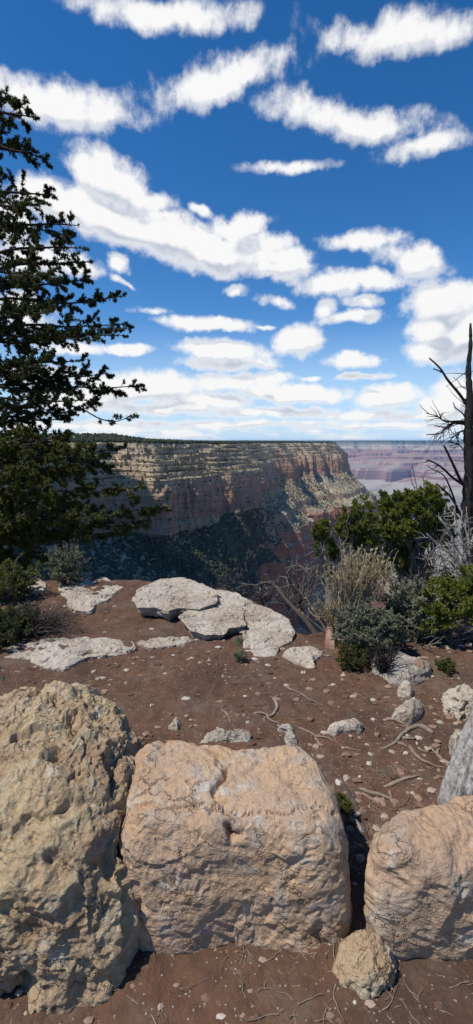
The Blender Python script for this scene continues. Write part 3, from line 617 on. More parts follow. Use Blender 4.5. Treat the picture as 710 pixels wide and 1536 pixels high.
# ------------------------------------------------------------------ roots and sticks lying on the dirt
def stick(px, r0, r1, label, cat='root', mat='root', name='root', lift=0.012, group='gnarled roots and sticks on the dirt', extra=()):
    mb = MB()
    for q_ in (px, *extra):
        w = np.array([P(a, b) for a, b in q_]); w = spline(w, 26); gz = ground_z(w[:, 0], w[:, 1]); n_ = len(w)
        k = 1.0 if q_ is px else 0.6
        rad = np.interp(np.linspace(0, 1, n_), [0, 0.15, 1], [r0 * 0.7, r0, r1]) * k * (1 + 0.18 * NR.normal(size=n_).cumsum() / 4)
        w[:, 2] = gz + rad * 0.3 + lift * np.sin(np.linspace(0, math.pi, n_)) + 0.004 * fbm(w * 20, 2); tube(mb, w, np.abs(rad), 10, 0.25, 2.0)
    org = P(*px[0]); return tag(mb.obj(name, M[mat], origin=org), label, cat, group)
stick([(650, 1100), (634, 1090), (622, 1090), (606, 1100), (594, 1116), (580, 1122), (566, 1122)], 0.016, 0.004, 'thick bent grey root arching over the dirt right of the middle', extra=[[(600, 1108), (620, 1112), (630, 1106)], [(596, 1116), (606, 1122), (620, 1126)]])
stick([(575, 1078), (590, 1080), (606, 1086), (618, 1094)], 0.009, 0.004, 'short root lying just behind the thick bent root')
stick([(614, 1120), (626, 1136), (646, 1146), (672, 1148)], 0.010, 0.003, 'pale curved root pointing at the grey weathered trunk', extra=[[(626, 1124), (640, 1128), (656, 1127)]])
stick([(576, 1176), (598, 1172), (618, 1170), (632, 1164)], 0.007, 0.003, 'straight thin stick lying behind the right edge boulder')
stick([(540, 1178), (556, 1186), (576, 1190), (590, 1200), (594, 1208)], 0.010, 0.004, 'flat splayed root strips near the gap between the boulders', extra=[[(544, 1184), (560, 1198), (572, 1206)], [(584, 1180), (588, 1196), (592, 1210)]])
stick([(418, 1048), (411, 1054), (416, 1064), (410, 1074), (398, 1078), (396, 1084)], 0.012, 0.006, 'coiled dark root standing out of the dirt left of the T shaped rock', extra=[[(400, 1072), (404, 1080), (420, 1084)], [(378, 1072), (396, 1074), (404, 1078)]])
stick([(430, 1033), (436, 1038), (446, 1040), (456, 1041)], 0.007, 0.003, 'short forked pale stick above the coiled root', extra=[[(436, 1038), (432, 1032)]])
stick([(450, 1040), (462, 1048), (474, 1052), (484, 1053)], 0.006, 0.003, 'thin stick ending in a dark knot left of the long flat rock')
stick([(340, 1028), (352, 1032), (368, 1033), (386, 1034)], 0.005, 0.002, 'thin dark stick lying in the open dirt', mat='darkwood')
stick([(336, 1072), (342, 1080), (346, 1088)], 0.007, 0.004, 'short pale stick stuck in the dirt behind the cracked boulder')
stick([(448, 1090), (474, 1102), (492, 1106), (506, 1112)], 0.006, 0.003, 'thin pale root running below the long flat rock', extra=[[(470, 1098), (482, 1116), (490, 1112)], [(500, 1096), (502, 1108), (506, 1114)]])
stick([(516, 1120), (528, 1124), (544, 1125)], 0.006, 0.003, 'short pale stick with tapered ends below the long flat rock')
stick([(660, 1120), (656, 1130), (668, 1142), (676, 1150)], 0.009, 0.004, 'pale forked twig at the foot of the grey weathered trunk', extra=[[(644, 1118), (652, 1128), (664, 1134)]])
stick([(505, 1166), (520, 1182), (534, 1204), (544, 1232), (552, 1262)], 0.013, 0.010, 'brown peeling root beside the right side of the cracked boulder', lift=0.0, mat='darkwood', extra=[[(508, 1162), (526, 1186), (542, 1214)], [(512, 1176), (522, 1200), (534, 1228), (540, 1250)], [(520, 1176), (540, 1200), (556, 1228)]])
stick([(502, 1222), (520, 1228), (536, 1236), (550, 1256)], 0.012, 0.008, 'grey stick lying in the shaded gap beside the cracked boulder', mat='greywood')

# weathered leaning trunk at the right
def leaning():
    root = P(716, 1194, 0.10); top = Q(792, 955, 2.9)
    ax = spline([root - (0.0, 0, .25), root, root * .55 + top * .45 + (0.0, 0, 0.03), top, top + (0.25, 0.1, 0.7)], 150)
    rad = np.interp(np.linspace(0, 1, 150), [0, 0.2, 0.5, 1], [0.185, 0.165, 0.135, 0.10])
    mb = MB(); tube(mb, ax, rad, 360, 0.20, 5.0, seed=2.0)
    return tag(mb.obj('leaning_log', M['weathered'], origin=root), 'smooth grey weathered trunk leaning right behind the right edge boulder', 'dead trunk')
leaning()

# ------------------------------------------------------------------ trees and shrubs
def tufts(mb, C, D, n, L, w, spread=1.0):
    """n needles (thin tapering faces) round every point of C, leaning along D"""
    C = np.repeat(C, n, 0); D = np.repeat(D, n, 0); k = len(C)
    d = D + spread * NR.normal(size=(k, 3)); d /= np.linalg.norm(d, axis=1)[:, None]
    s = np.cross(d, NR.normal(size=(k, 3))); s /= np.linalg.norm(s, axis=1)[:, None]
    l = L * NR.uniform(0.6, 1.25, k)[:, None]; ww = w * NR.uniform(0.7, 1.3, k)[:, None]
    st = C + d * l * 0.05
    V = np.stack([st - s * ww * 0.35, st + s * ww * 0.35, C + d * l * 0.65 + s * ww * 0.5, C + d * l, C + d * l * 0.6 - s * ww * 0.5], 1).reshape(-1, 3)
    b = np.arange(k)[:, None] * 5
    mb.add(V, b + np.array([[0, 1, 2, 3, 4]]))
class Tree:
    def __init__(s): s.wood = MB(); s.twig = MB(); s.leaf = MB(); s.C = []; s.D = []
    def limb(s, pts, r0, r1, twl, step=0.085, start=0.15, leafy=1.0, droop=0.0, flat=0.45, sub=True, tw_r=0.005, bare=0.0):
        pts = np.asarray(pts); n = len(pts); tube(s.wood, pts, np.linspace(r0, r1, n), 7)
        L = np.concatenate([[0], np.cumsum(np.linalg.norm(np.diff(pts, axis=0), axis=1))]); q = start * L[-1]; side = 1
        T = np.gradient(pts, axis=0)
        while q < L[-1]:
            f = q / L[-1]; p = np.array([np.interp(q, L, pts[:, k]) for k in range(3)]); t = unit([np.interp(q, L, T[:, k]) for k in range(3)])
            hz = unit(np.cross(t, (0, 0, 1.0))) * side; side = -side
            d = unit(t * R.uniform(0.35, 1.0) + hz * R.uniform(0.4, 1.1) + np.array([0, 0, R.gauss(0, flat) - droop]))
            tl = twl * R.uniform(0.5, 1.15) * (1 - 0.62 * f); tw = wander(p, d, tl, 7, 0.28, (0, 0, 0.12 - droop))
            tube(s.twig, tw, np.linspace(tw_r, tw_r * 0.35, 8), 4, cap=False)
            if R.random() >= bare: s.leaves(tw, leafy)
            if sub and tl > 0.16:
                for i in (2, 3, 4, 5, 6):
                    if R.random() < 0.75:
                        dd_ = unit(unit(tw[i + 1] - tw[i]) + rvec() * 0.55); t2 = wander(tw[i], dd_, tl * R.uniform(0.22, 0.5), 4, 0.3)
                        tube(s.twig, t2, np.linspace(tw_r * 0.6, tw_r * 0.25, 5), 3, cap=False)
                        if R.random() >= bare: s.leaves(t2, leafy, True)
            q += step * R.uniform(0.5, 1.5)
        s.leaves(pts[-3:], leafy, True)
    def leaves(s, tw, leafy, all_=False):
        seg = range(len(tw) - 1)
        for i in seg:
            if not all_ and i < len(tw) * 0.35: continue
            if R.random() < leafy:
                d = unit(tw[i + 1] - tw[i]); s.C.append(tw[i + 1]); s.D.append(d)
                if R.random() < leafy - 0.5: s.C.append((tw[i] + tw[i + 1]) / 2 + rvec() * 0.006); s.D.append(d)
    def finish(s, name, label, cat, base, wood, leaf, nl=9, L=0.055, w=0.012, spread=0.8, twigmat=None, group=None, branch='branches', foliage='foliage', trunk=None):
        e = empty(name, base, label, cat, group); neg = [-c for c in e.location]
        if trunk is not None: trunk.obj('trunk', M[wood], e).location = neg
        if s.wood.v: ow = s.wood.obj(branch, M[wood], e); ow.location = neg; ow['kind'] = 'stuff'
        if s.twig.v: ow = s.twig.obj('twigs', M[twigmat or wood], e); ow.location = neg; ow['kind'] = 'stuff'
        if s.C and leaf:
            tufts(s.leaf, np.array(s.C), np.array(s.D), nl, L, w, spread); ow = s.leaf.obj(foliage, M[leaf], e, smooth=False); ow.location = neg; ow['kind'] = 'stuff'
        return e
def path(a, b, sag=0.0, n=12, wob=0.05):
    a = np.asarray(a, float); b = np.asarray(b, float); t = np.linspace(0, 1, n)[:, None]; L = np.linalg.norm(b - a)
    p = a * (1 - t) + b * t; p[:, 2] += sag * L * np.sin(np.pi * t[:, 0]); ph = R.uniform(0, 100)
    p += wob * L * np.stack([pn(np.stack([t[:, 0] * 3 + ph, 0 * t[:, 0] + k * 3.3, 0 * t[:, 0]], 1)) for k in range(3)], 1) * np.sin(np.pi * np.minimum(t * 1.0 + 0.15, 1))
    return p

# tall evergreen at the left
TD = 7.0
tree = Tree(); tk = MB(); b0 = Q(-75, 1010, TD); tp = Q(-28, 90, TD + 0.2)
axis_ = spline([b0 - (0, 0, 0.6), b0, Q(-62, 800, TD), Q(-52, 500, TD), Q(-38, 250, TD), tp], 40); tube(tk, axis_, np.linspace(0.17, 0.02, 40), 16, 0.15, 3)
def trunk_at(py): 
    z = Q(0, py, TD)[2]; i = int(np.argmin(np.abs(axis_[:, 2] - z))); return axis_[i]
limbs = [(150, 40, 175, -.2), (175, 5, 150, .4), (215, 62, 238, 0), (245, 20, 205, .5), (275, 70, 292, .1), (300, 58, 305, -.5), (345, 108, 338, 0), (330, 60, 345, .6), (378, 118, 372, -.3), (395, 128, 392, .3), (428, 125, 420, 0), (400, 78, 418, -.8),
         (462, 172, 445, 0), (445, 95, 455, .7), (480, 182, 486, .3), (505, 176, 503, -.3), (518, 140, 512, -.8), (545, 118, 540, .6), (560, 120, 562, 0), (575, 150, 560, .5), (608, 206, 578, 0), (600, 120, 600, -.7),
         (640, 100, 630, .4), (660, 90, 655, -.5), (625, 135, 610, .8), (500, 60, 498, .9), (540, 60, 548, -1.0), (590, 60, 598, 1.0), (470, 60, 470, -1.0), (420, 40, 432, .9)]
for (sy, ex, ey, dz) in limbs:
    a = trunk_at(sy); bb = Q(ex + 8, ey, TD + dz); tree.limb(path(a, bb, R.uniform(-0.03, 0.03), 14, 0.07), 0.028, 0.005, 0.46, 0.074, 0.20, 1.0)
tree.limb(spline([Q(95, 608, TD), Q(120, 612, TD), Q(150, 628, TD), Q(175, 632, TD), Q(200, 622, TD)], 14), 0.014, 0.004, 0.22, 0.06, 0.5, 0.9)
for k in range(16):                                    # the side that faces away from the picture
    sy = R.uniform(150, 720); a = trunk_at(sy); Lb = 0.6 + 1.6 * (sy - 100) / 600; th = R.uniform(1.7, 4.7)
    tree.limb(path(a, a + np.array([math.cos(th) * Lb, math.sin(th) * Lb, R.uniform(-.2, .3)]), 0, 12, 0.06), 0.026, 0.005, 0.42, 0.12, 0.2, 0.8)
tree.finish('fir_tree', 'tall dark evergreen with open branches against the sky at the left edge', 'tree', b0, 'bark', 'fir', nl=14, L=0.044, w=0.0095, spread=0.8, trunk=tk)

# lower tree: drooping green branches in front of the cliff at left
JD = 6.4; tree = Tree(); tk = MB(); b0 = Q(-60, 960, JD)
ax = spline([b0 - (0, 0, .4), b0, Q(-50, 860, JD), Q(-40, 740, JD), Q(-25, 670, JD)], 24); tube(tk, ax, np.linspace(0.12, 0.03, 24), 14, 0.2, 3)
for (sx, sy, ex, ey, dz, tl) in [(-45, 760, 235, 762, .3, .40), (-45, 740, 200, 730, -.2, .42), (-40, 720, 130, 690, .1, .42), (-40, 700, 120, 668, -.4, .40), (-45, 790, 212, 785, .1, .34), (-50, 800, 120, 812, -.3, .38), (-45, 770, 150, 775, -.5, .40), (-45, 735, 90, 745, .6, .4),
                             (-50, 820, 60, 800, .3, .36), (-50, 820, 80, 838, 0, .34), (-40, 690, 60, 668, .4, .4), (-40, 700, 150, 700, .7, .4), (-45, 760, 60, 720, -.7, .4), (-50, 800, 30, 770, -.6, .4), (-40, 680, 90, 650, 0, .36), (-50, 840, 40, 850, .2, .36), (-45, 780, 40, 790, .8, .42), (-40, 700, 20, 700, -.8, .42), (-45, 790, 180, 800, .5, .34), (-45, 740, 20, 735, .2, .4), (-40, 690, 175, 670, .9, .34), (-40, 670, 30, 655, -.3, .4)]:
    tree.limb(path(Q(sx, sy, JD), Q(ex + 12, ey, JD + dz), -0.03, 14, 0.06), 0.024, 0.005, tl, 0.055, 0.15, 1.2, 0.06)
for k in range(16):
    a = Q(-45, R.uniform(690, 860), JD); th = R.uniform(1.8, 4.6); tree.limb(path(a, a + np.array([math.cos(th) * 1.1, math.sin(th) * 1.1, R.uniform(-.1, .3)]), 0, 10), 0.02, 0.005, 0.36, 0.12, 0.2, 0.9)
tree.finish('pinyon_tree', 'green pinyon with drooping branches and bare pale twigs below the tall evergreen', 'tree', b0, 'bark', 'juniper', nl=9, L=0.050, w=0.014, spread=0.8, twigmat='greywood', trunk=tk)

def bush(name, label, cat, cx, cy_base, dist, wpx, hpx, wood, leaf, nstem=14, twl=0.25, nl=8, L=0.03, w=0.008, leafy=1.0, step=0.05, r=0.012, spread=0.9, depth=None, up=0.35, bare=0.0, group=None, twigmat=None, curl=0.12, zbase=None):
    while Q(cx, cy_base, dist)[2] < float(ground_z(*Q(cx, cy_base, dist)[:2])) - 0.02 and Q(cx, cy_base, dist)[1] < edge_y(Q(cx, cy_base, dist)[0]) + 0.4 and dist > 1: dist -= 0.02
    b0 = Q(cx, cy_base, dist); s = dist / FPX; W2 = wpx * s / 2; H = hpx * s; dp = depth or W2
    t = Tree()
    for k in range(nstem):
        th = R.uniform(0, 6.283); q = math.sqrt(R.random()); f = R.uniform(0.55, 1.0)
        hz = math.sqrt(max(0, 1 - (q * 0.95) ** 2)); end = b0 + np.array([math.cos(th) * q * W2, math.sin(th) * q * dp, H * (up + (1 - up) * hz) * f])
        st = b0 + np.array([R.gauss(0, W2 * 0.06), R.gauss(0, dp * 0.06), 0])
        t.limb(path(st, end, 0.05, 10, curl), r * R.uniform(0.6, 1.1), r * 0.25, twl, step, 0.22, leafy, 0, 0.6, True, 0.003, bare)
    return t.finish(name, label, cat, b0, wood, leaf, nl, L, w, spread, twigmat, group)

# right-hand trees and shrubs
def pinyon(name, label, clumps, dist, base, twl=0.26, seed=0):
    clumps = [(a, b, c_, r_ * 1.3) for a, b, c_, r_ in clumps]
    t = Tree(); b0 = Q(*base, dist); tk = MB()
    cen = np.array([Q(a, b, dist + dz) for a, b, dz, r_ in clumps]); mid = cen.mean(0)
    fork = b0 * 0.6 + mid * 0.4; tube(tk, path(b0 - (0, 0, .3), fork, 0, 12, 0.06), np.linspace(0.065, 0.04, 12), 12, 0.2, 3)
    for (a, b, dz, r_), c in zip(clumps, cen):
        rr = r_ * dist / FPX; main = path(fork, c, 0.02, 12, 0.12); tube(t.wood, main, np.linspace(0.026, 0.010, 12), 7)
        for k in range(8):
            d = unit(rvec() + np.array([0, 0, 0.5])); st = main[R.randint(6, 11)]
            t.limb(path(st, c + d * rr * R.uniform(0.6, 1.0), 0.0, 9, 0.1), 0.008, 0.003, twl * R.uniform(0.6, 1.0), 0.04, 0.3, 1.15, -0.05, 0.5, True, 0.003)
    for k in range(24):                                # bare grey branches inside
        c = cen[R.randrange(len(cen))]; e2 = c + rvec() * np.array([0.16, 0.16, 0.13]) * 1.2 - np.array([0, 0, 0.12]); t.limb(path(fork + rvec() * 0.08, e2, 0.03, 10, 0.25), 0.009, 0.003, 0.24, 0.06, 0.2, 0, 0, 0.8, True, 0.0035)
    return t.finish(name, label, 'tree', b0, 'greywood', 'pinyon', 9, 0.042, 0.011, 0.8, 'greywood', trunk=tk)
pinyon('pinyon_tree', 'bright green pinyon in front of the far canyon, left of the dead snag', [(625, 765, 0, 30), (650, 775, .2, 26), (600, 778, -.1, 22), (640, 800, .1, 28), (612, 812, 0, 24), (575, 770, .2, 14), (665, 800, .3, 22), (590, 752, .2, 14), (640, 748, 0, 18), (600, 832, .2, 20), (570, 800, .1, 20), (605, 748, .1, 14), (655, 755, .1, 16), (585, 838, .1, 20), (620, 855, .2, 22), (660, 868, .3, 20)], 5.6, (632, 925))
pinyon('pinyon_tree', 'narrow upright yellow green pinyon beside the end of the cliff', [(538, 775, 0, 20), (530, 800, .1, 20), (548, 815, 0, 20), (540, 840, .1, 18), (545, 762, .1, 14), (560, 790, -.1, 16), (522, 785, 0, 12), (555, 845, .1, 16)], 5.4, (536, 945), 0.2)
pinyon('pinyon_sapling', 'small yellow green pinyon tip left of the narrow upright pinyon', [(484, 795, 0, 12), (486, 812, 0, 14), (494, 828, 0, 10)], 5.3, (497, 900), 0.14)
pinyon('pinyon_shrub', 'low bright green pinyon branches hanging over the pebbles at the right edge', [(680, 905, 0, 28), (700, 880, .1, 26), (660, 885, .1, 18), (720, 915, -.1, 26), (640, 925, 0, 14), (665, 925, -.1, 14), (735, 880, .1, 24)], 3.9, (735, 975), 0.18)
pinyon('pinyon_shrub', 'small bright green pinyon clump right of the sage bush', [(608, 930, 0, 18), (600, 945, 0, 14), (622, 915, .1, 12), (592, 925, 0, 10)], 4.1, (612, 975), 0.14)
bush('sage_bush', 'large grey green sage bush with dry straw stalks behind the twiggy shrub', 'bush', 552, 985, 4.15, 112, 98, 'greywood', 'sage', 70, 0.17, 12, 0.019, 0.008, 1.4, 0.030, 0.008, 1.0, depth=0.24)
bush('sage_bush', 'grey green sage bush standing left of the low pinyon branches', 'bush', 612, 955, 4.5, 95, 100, 'greywood', 'sage', 44, 0.17, 11, 0.019, 0.008, 1.3, 0.032, 0.008, 1.0, depth=0.3)
bush('sage_bush', 'grey green sage bush beside the cream slab at left', 'bush', 102, 880, 5.7, 62, 72, 'darkwood', 'sage', 34, 0.17, 9, 0.020, 0.009, 1.1, 0.04, 0.008, 1.0, depth=0.3)
bush('shrub', 'green shrub with bare white twigs at the left edge', 'shrub', 10, 900, 5.6, 110, 72, 'greywood', 'juniper', 24, 0.26, 7, 0.036, 0.009, 0.75, 0.045, 0.009, depth=0.5, twigmat='bleached')
bush('shrub', 'dark green shrub in the shade at the lower left above the bedrock', 'shrub', -5, 962, 4.5, 150, 50, 'darkwood', 'fir', 34, 0.24, 8, 0.034, 0.009, 0.9, 0.04, 0.008, depth=0.5)
bush('brush_heap', 'heap of dark bare brush on the dirt at left', 'brush', 55, 950, 4.6, 150, 52, 'darkwood', None, 70, 0.22, 8, 0.03, 0.008, 0, 0.05, 0.007, depth=0.35, up=0.15)
bush('shrub', 'small olive shrub in front of the sage bush', 'shrub', 527, 1006, 3.55, 62, 52, 'darkwood', 'juniper', 30, 0.11, 6, 0.018, 0.005, 0.9, 0.035, 0.005, depth=0.13)
bush('twiggy_shrub', 'small bare dark twiggy shrub in front of the white slab', 'shrub', 575, 1014, 3.4, 66, 72, 'nearblack', None, 34, 0.14, 6, 0.02, 0.005, 0, 0.045, 0.007, depth=0.14, up=0.5)
bush('grass_tuft', 'tiny green plant in the dirt right of the long slab', 'plant', 362, 990, 3.6, 22, 12, 'sage', 'sage', 16, 0.05, 6, 0.014, 0.005, 1.2, 0.02, 0.002, depth=0.06)
bush('grass_tuft', 'small grey green plant at the foot of the tilted slab', 'plant', 360, 968, 3.95, 18, 10, 'sage', 'sage', 14, 0.05, 6, 0.014, 0.005, 1.2, 0.02, 0.002, depth=0.06)
bush('grass_tuft', 'small green plant in the dirt left of the bright white rock', 'plant', 668, 1008, 3.4, 34, 24, 'juniper', 'juniper', 16, 0.06, 6, 0.02, 0.005, 0.8, 0.03, 0.002, depth=0.08)
bush('grass_tuft', 'green moss tuft in the gap beside the cracked boulder', 'plant', 512, 1215, 2.0, 24, 24, 'juniper', 'juniper', 22, 0.05, 6, 0.02, 0.004, 1.2, 0.02, 0.002, depth=0.05)
# straw stalks: dry grass clump
def straw(label, spots_):
    mb = MB(); hd = MB()
    for (cx, cy, d, n, hh, lean) in spots_:
        b = Q(cx, cy, d)
        for k in range(n):
            p0 = b + np.array([R.gauss(0, .06), R.gauss(0, .05), 0]); dr = unit([R.gauss(lean, .25), R.gauss(0, .2), 1]); L = hh * R.uniform(.6, 1.1); pp = wander(p0, dr, L, 6, 0.10)
            tube(mb, pp, np.linspace(0.0034, 0.0022, 7), 4, cap=False)
            tufts(hd, pp[-4:], np.tile(dr, (4, 1)), 6, 0.030, 0.008, 0.3)
    e = empty('dry_grass', Q(*spots_[0][:3]), label, 'grass clump'); neg = [-c for c in e.location]
    mb.obj('stalks', M['straw'], e).location = neg; hd.obj('seed_heads', M['straw'], e, smooth=False).location = neg
straw('tall straw coloured dry stalks rising out of the sage bush', [(528, 905, 4.0, 75, 0.44, 0.03), (550, 902, 4.02, 80, 0.44, 0.06), (512, 912, 3.98, 40, 0.36, -0.05)])
straw('low straw coloured stalks leaning left at the cliff edge beside the sage bush', [(508, 950, 4.1, 45, 0.34, -0.55)])
straw('few dry stalks standing in the sage bush at left', [(108, 860, 5.75, 26, 0.42, 0.05)])

# dead snag
SD = 5.6
def snag():
    tk = MB(); t = Tree()
    ax = spline([Q(712, 960, SD), Q(708, 860, SD), Q(703, 760, SD), Q(706, 700, SD), Q(703, 650, SD), Q(705, 600, SD), Q(703, 555, SD), Q(706, 520, SD), Q(706, 485, SD)], 60)
    tube(tk, ax, np.interp(np.linspace(0, 1, 60), [0, .3, .6, .75, 1], [0.10, 0.072, 0.048, 0.028, 0.012]) * (1 + 0.10 * NR.normal(size=60)), 18, 0.30, 2.4)
    def br(pts, r0, r1, n=0, tl=0.2, dz=0.0):
        w_ = spline([Q(a, b, SD + dz * i / len(pts)) for i, (a, b) in enumerate(pts)], 18); tube(t.wood, w_, np.linspace(r0, r1, 18), 8, 0.15, 2)
        for k in range(n):
            i = R.randint(4, 16); d = unit(unit(w_[i + 1] - w_[i]) + rvec() * 0.6); tw = wander(w_[i], d, tl * R.uniform(.4, 1), 7, 0.3); tube(t.twig, tw, np.linspace(0.0055, 0.002, 8), 4, cap=False)
            if R.random() < .6: tw2 = wander(tw[3], unit(d + rvec() * .6), tl * .4, 5, 0.3); tube(t.twig, tw2, np.linspace(0.004, 0.0015, 6), 4, cap=False)
    br([(703, 612), (690, 592), (672, 570), (660, 552), (644, 537)], 0.020, 0.008, 1, .1)
    br([(664, 559), (658, 556), (650, 553)], 0.009, 0.006)
    br([(702, 600), (694, 598), (690, 594)], 0.012, 0.006)
    br([(700, 630), (694, 620), (684, 612), (680, 604)], 0.010, 0.005, 2, .1)
    br([(700, 636), (682, 634), (672, 640), (660, 650), (640, 652)], 0.020, 0.005, 12, .30)
    br([(700, 632), (684, 632), (668, 632), (655, 624), (640, 620)], 0.014, 0.004, 14, .30, -.2)
    br([(702, 645), (690, 648), (680, 656), (672, 664)], 0.012, 0.004, 8, .25, .2)
    br([(702, 640), (715, 632), (735, 620)], 0.018, 0.006, 8, .3)
    br([(702, 735), (692, 722), (684, 705), (672, 680), (666, 668)], 0.020, 0.010, 2, .2, -.2)
    br([(700, 730), (680, 717), (664, 702), (648, 692), (640, 690)], 0.018, 0.005, 3, .2, -.3)
    br([(686, 770), (682, 750), (668, 716), (652, 705)], 0.014, 0.005, 3, .2, -.3)
    br([(700, 800), (690, 770), (676, 745), (658, 728), (655, 725)], 0.016, 0.005, 4, .25, -.3)
    br([(700, 680), (690, 668), (684, 664)], 0.008, 0.003, 5, .2); br([(702, 700), (720, 690), (740, 660)], 0.016, 0.006, 8, .3)
    for k in range(26):
        i = R.randint(12, 44); d = unit(np.array([R.gauss(-.5, .7), R.gauss(0, .7), R.gauss(.15, .4)])); tw = wander(ax[i], d, R.uniform(.12, .42), 7, 0.35); tube(t.twig, tw, np.linspace(0.006, 0.0018, 8), 4, cap=False)
    t.finish('dead_snag', 'tall dark dead snag with broken bare branches at the right edge', 'dead tree', ax[0], 'nearblack', None, trunk=tk)
snag()
def dead_branches(name, label, cat, base, dist, tips, mat, r=0.012, tl=.25, n=8, curl=0.16):
    t = Tree(); b = Q(*base, dist)
    for (a, c, dz) in tips:
        w_ = path(b + rvec() * 0.02, Q(a, c, dist + dz), 0.04, 16, curl); tube(t.wood, w_, np.linspace(r, r * .3, 16), 7, 0.15, 2)
        for k in range(n):
            i = R.randint(5, 14); d = unit(unit(w_[i + 1] - w_[i]) + rvec() * .7); tw = wander(w_[i], d, tl * R.uniform(.4, 1), 7, 0.35); tube(t.twig, tw, np.linspace(r * .35, r * .12, 8), 4, cap=False)
            tw2 = wander(tw[3], unit(d + rvec() * .6), tl * .45, 5, 0.35); tube(t.twig, tw2, np.linspace(r * .25, r * .1, 6), 4, cap=False)
    t.finish(name, label, cat, b, mat, None)
dead_branches('dead_shrub', 'bleached pale dead branches tangled at the foot of the snag', 'dead shrub', (700, 868), 5.0, [(640, 800, 0), (660, 775, .1), (682, 765, 0), (690, 790, -.2), (655, 830, 0), (648, 845, -.1), (715, 780, 0), (668, 812, .2), (700, 760, .2), (735, 800, 0), (680, 840, -.2), (672, 790, -.1)], 'bleached', 0.016, .28, 8)
dead_branches('dead_shrub', 'two thin bare dark stems rising above the pinyon', 'dead shrub', (650, 850), 5.9, [(618, 695, 0), (634, 712, 0), (612, 705, .1)], 'nearblack', 0.010, .16, 4, 0.06)
def fallen():
    D0 = 5.0; t = Tree(); tk = MB()
    w_ = spline([Q(482, 962, D0 - .4), Q(458, 930, D0 - .2), Q(432, 902, D0), Q(404, 870, D0 + .2)], 30); tube(tk, w_, np.linspace(0.034, 0.016, 30), 14, 0.2, 2)
    def br(px, r0, r1, n=4, tl=.2):
        q_ = spline([Q(a, b, D0 + .1) for a, b in px], 18); tube(t.wood, q_, np.linspace(r0, r1, 18), 8, 0.15, 2)
        for k in range(n):
            i = R.randint(4, 16); d = unit(unit(q_[i + 1] - q_[i]) + rvec() * .7); tw = wander(q_[i], d, tl * R.uniform(.4, 1), 7, 0.35); tube(t.twig, tw, np.linspace(0.005, 0.0015, 8), 4, cap=False)
    br([(408, 876), (398, 874), (385, 878), (372, 877), (354, 882)], 0.018, 0.006, 5); br([(404, 870), (400, 862)], 0.010, 0.004, 2, .08); br([(374, 877), (374, 870)], 0.006, 0.003, 0)
    br([(440, 912), (420, 905), (408, 905), (396, 904)], 0.010, 0.006, 3); br([(398, 904), (396, 896), (400, 892)], 0.008, 0.004, 1, .08)
    br([(450, 905), (448, 880), (440, 860), (446, 845)], 0.018, 0.005, 12, .28); br([(450, 905), (458, 880), (470, 865), (478, 850)], 0.014, 0.005, 12, .28)
    br([(452, 902), (468, 892), (476, 882)], 0.010, 0.005, 4); br([(446, 890), (432, 868), (428, 850)], 0.012, 0.004, 10, .25); br([(440, 912), (428, 892), (418, 884)], 0.010, 0.004, 6)
    t.finish('fallen_tree', 'dead leaning tree with grey bare branches below the cliff edge', 'dead tree', w_[0], 'darkwood', None, twigmat='greywood', trunk=tk)
fallen()
# bare grey brush growing from the slope just past the edge
for i, (cx, cy, d, w_, h_, lab) in enumerate([(345, 900, 7.0, 80, 52, 'bare grey brush behind the thick slab'), (452, 915, 6.4, 80, 70, 'dark bare brush around the leaning dead tree'), (395, 905, 7.5, 70, 50, 'grey twiggy brush left of the leaning dead tree'), (290, 885, 8.0, 60, 26, 'thin grey brush peeping over the slabs'),
                          (640, 905, 5.2, 100, 70, 'dark bare brush under the pinyon in front of the snag'), (695, 890, 5.3, 70, 60, 'dark bare brush at the foot of the snag')]):
    bush('bare_brush', lab, 'brush', cx, cy, d, w_, h_, 'darkwood', None, 22, 0.24, 6, 0.02, 0.005, 0, 0.06, 0.006, depth=0.35, up=0.4, twigmat='greywood' if i < 4 else 'darkwood')

# ------------------------------------------------------------------ unseen cumulus added left of the view to shade the near slope and cliff
def cloud_fn(t, b, out):
    t.put(b.inputs['Base Color'], (0.92, 0.93, 0.95, 1)); tn = t.new('ShaderNodeBsdfTranslucent'); tn.inputs[0].default_value = (0.9, 0.92, 0.95, 1)
    mx = t.new('ShaderNodeMixShader'); mx.inputs[0].default_value = 0.3; t.l.new(b.outputs[0], mx.inputs[1]); t.l.new(tn.outputs[0], mx.inputs[2]); t.l.new(mx.outputs[0], out.inputs[0])
M['shade_cloud'] = material('cloud_white', cloud_fn, 1.0)
mb = MB(); V0, F0_ = ico(5); cc = np.array([-180, 600, -240]) + np.array(SUN[:]) * 1150
for k in range(26):
    a_ = R.uniform(0, 6.283); q_ = math.sqrt(R.random()); c_ = cc + np.array([math.cos(a_) * q_ * 290, math.sin(a_) * q_ * 230, R.uniform(0, 60)]); r_ = R.uniform(90, 170) * (1.15 - 0.5 * q_)
    v = V0 * r_ * (1 + 0.35 * fbm(V0 * 1.7 + k * 3.1, 5)[:, None]) * np.array([1.1, 1.1, 0.75]); v[:, 2] = np.maximum(v[:, 2], -25 + 8 * pn(v / 40)); mb.add(v + c_, F0_)
tag(mb.obj('shade_cloud', M['shade_cloud']), kind='structure')

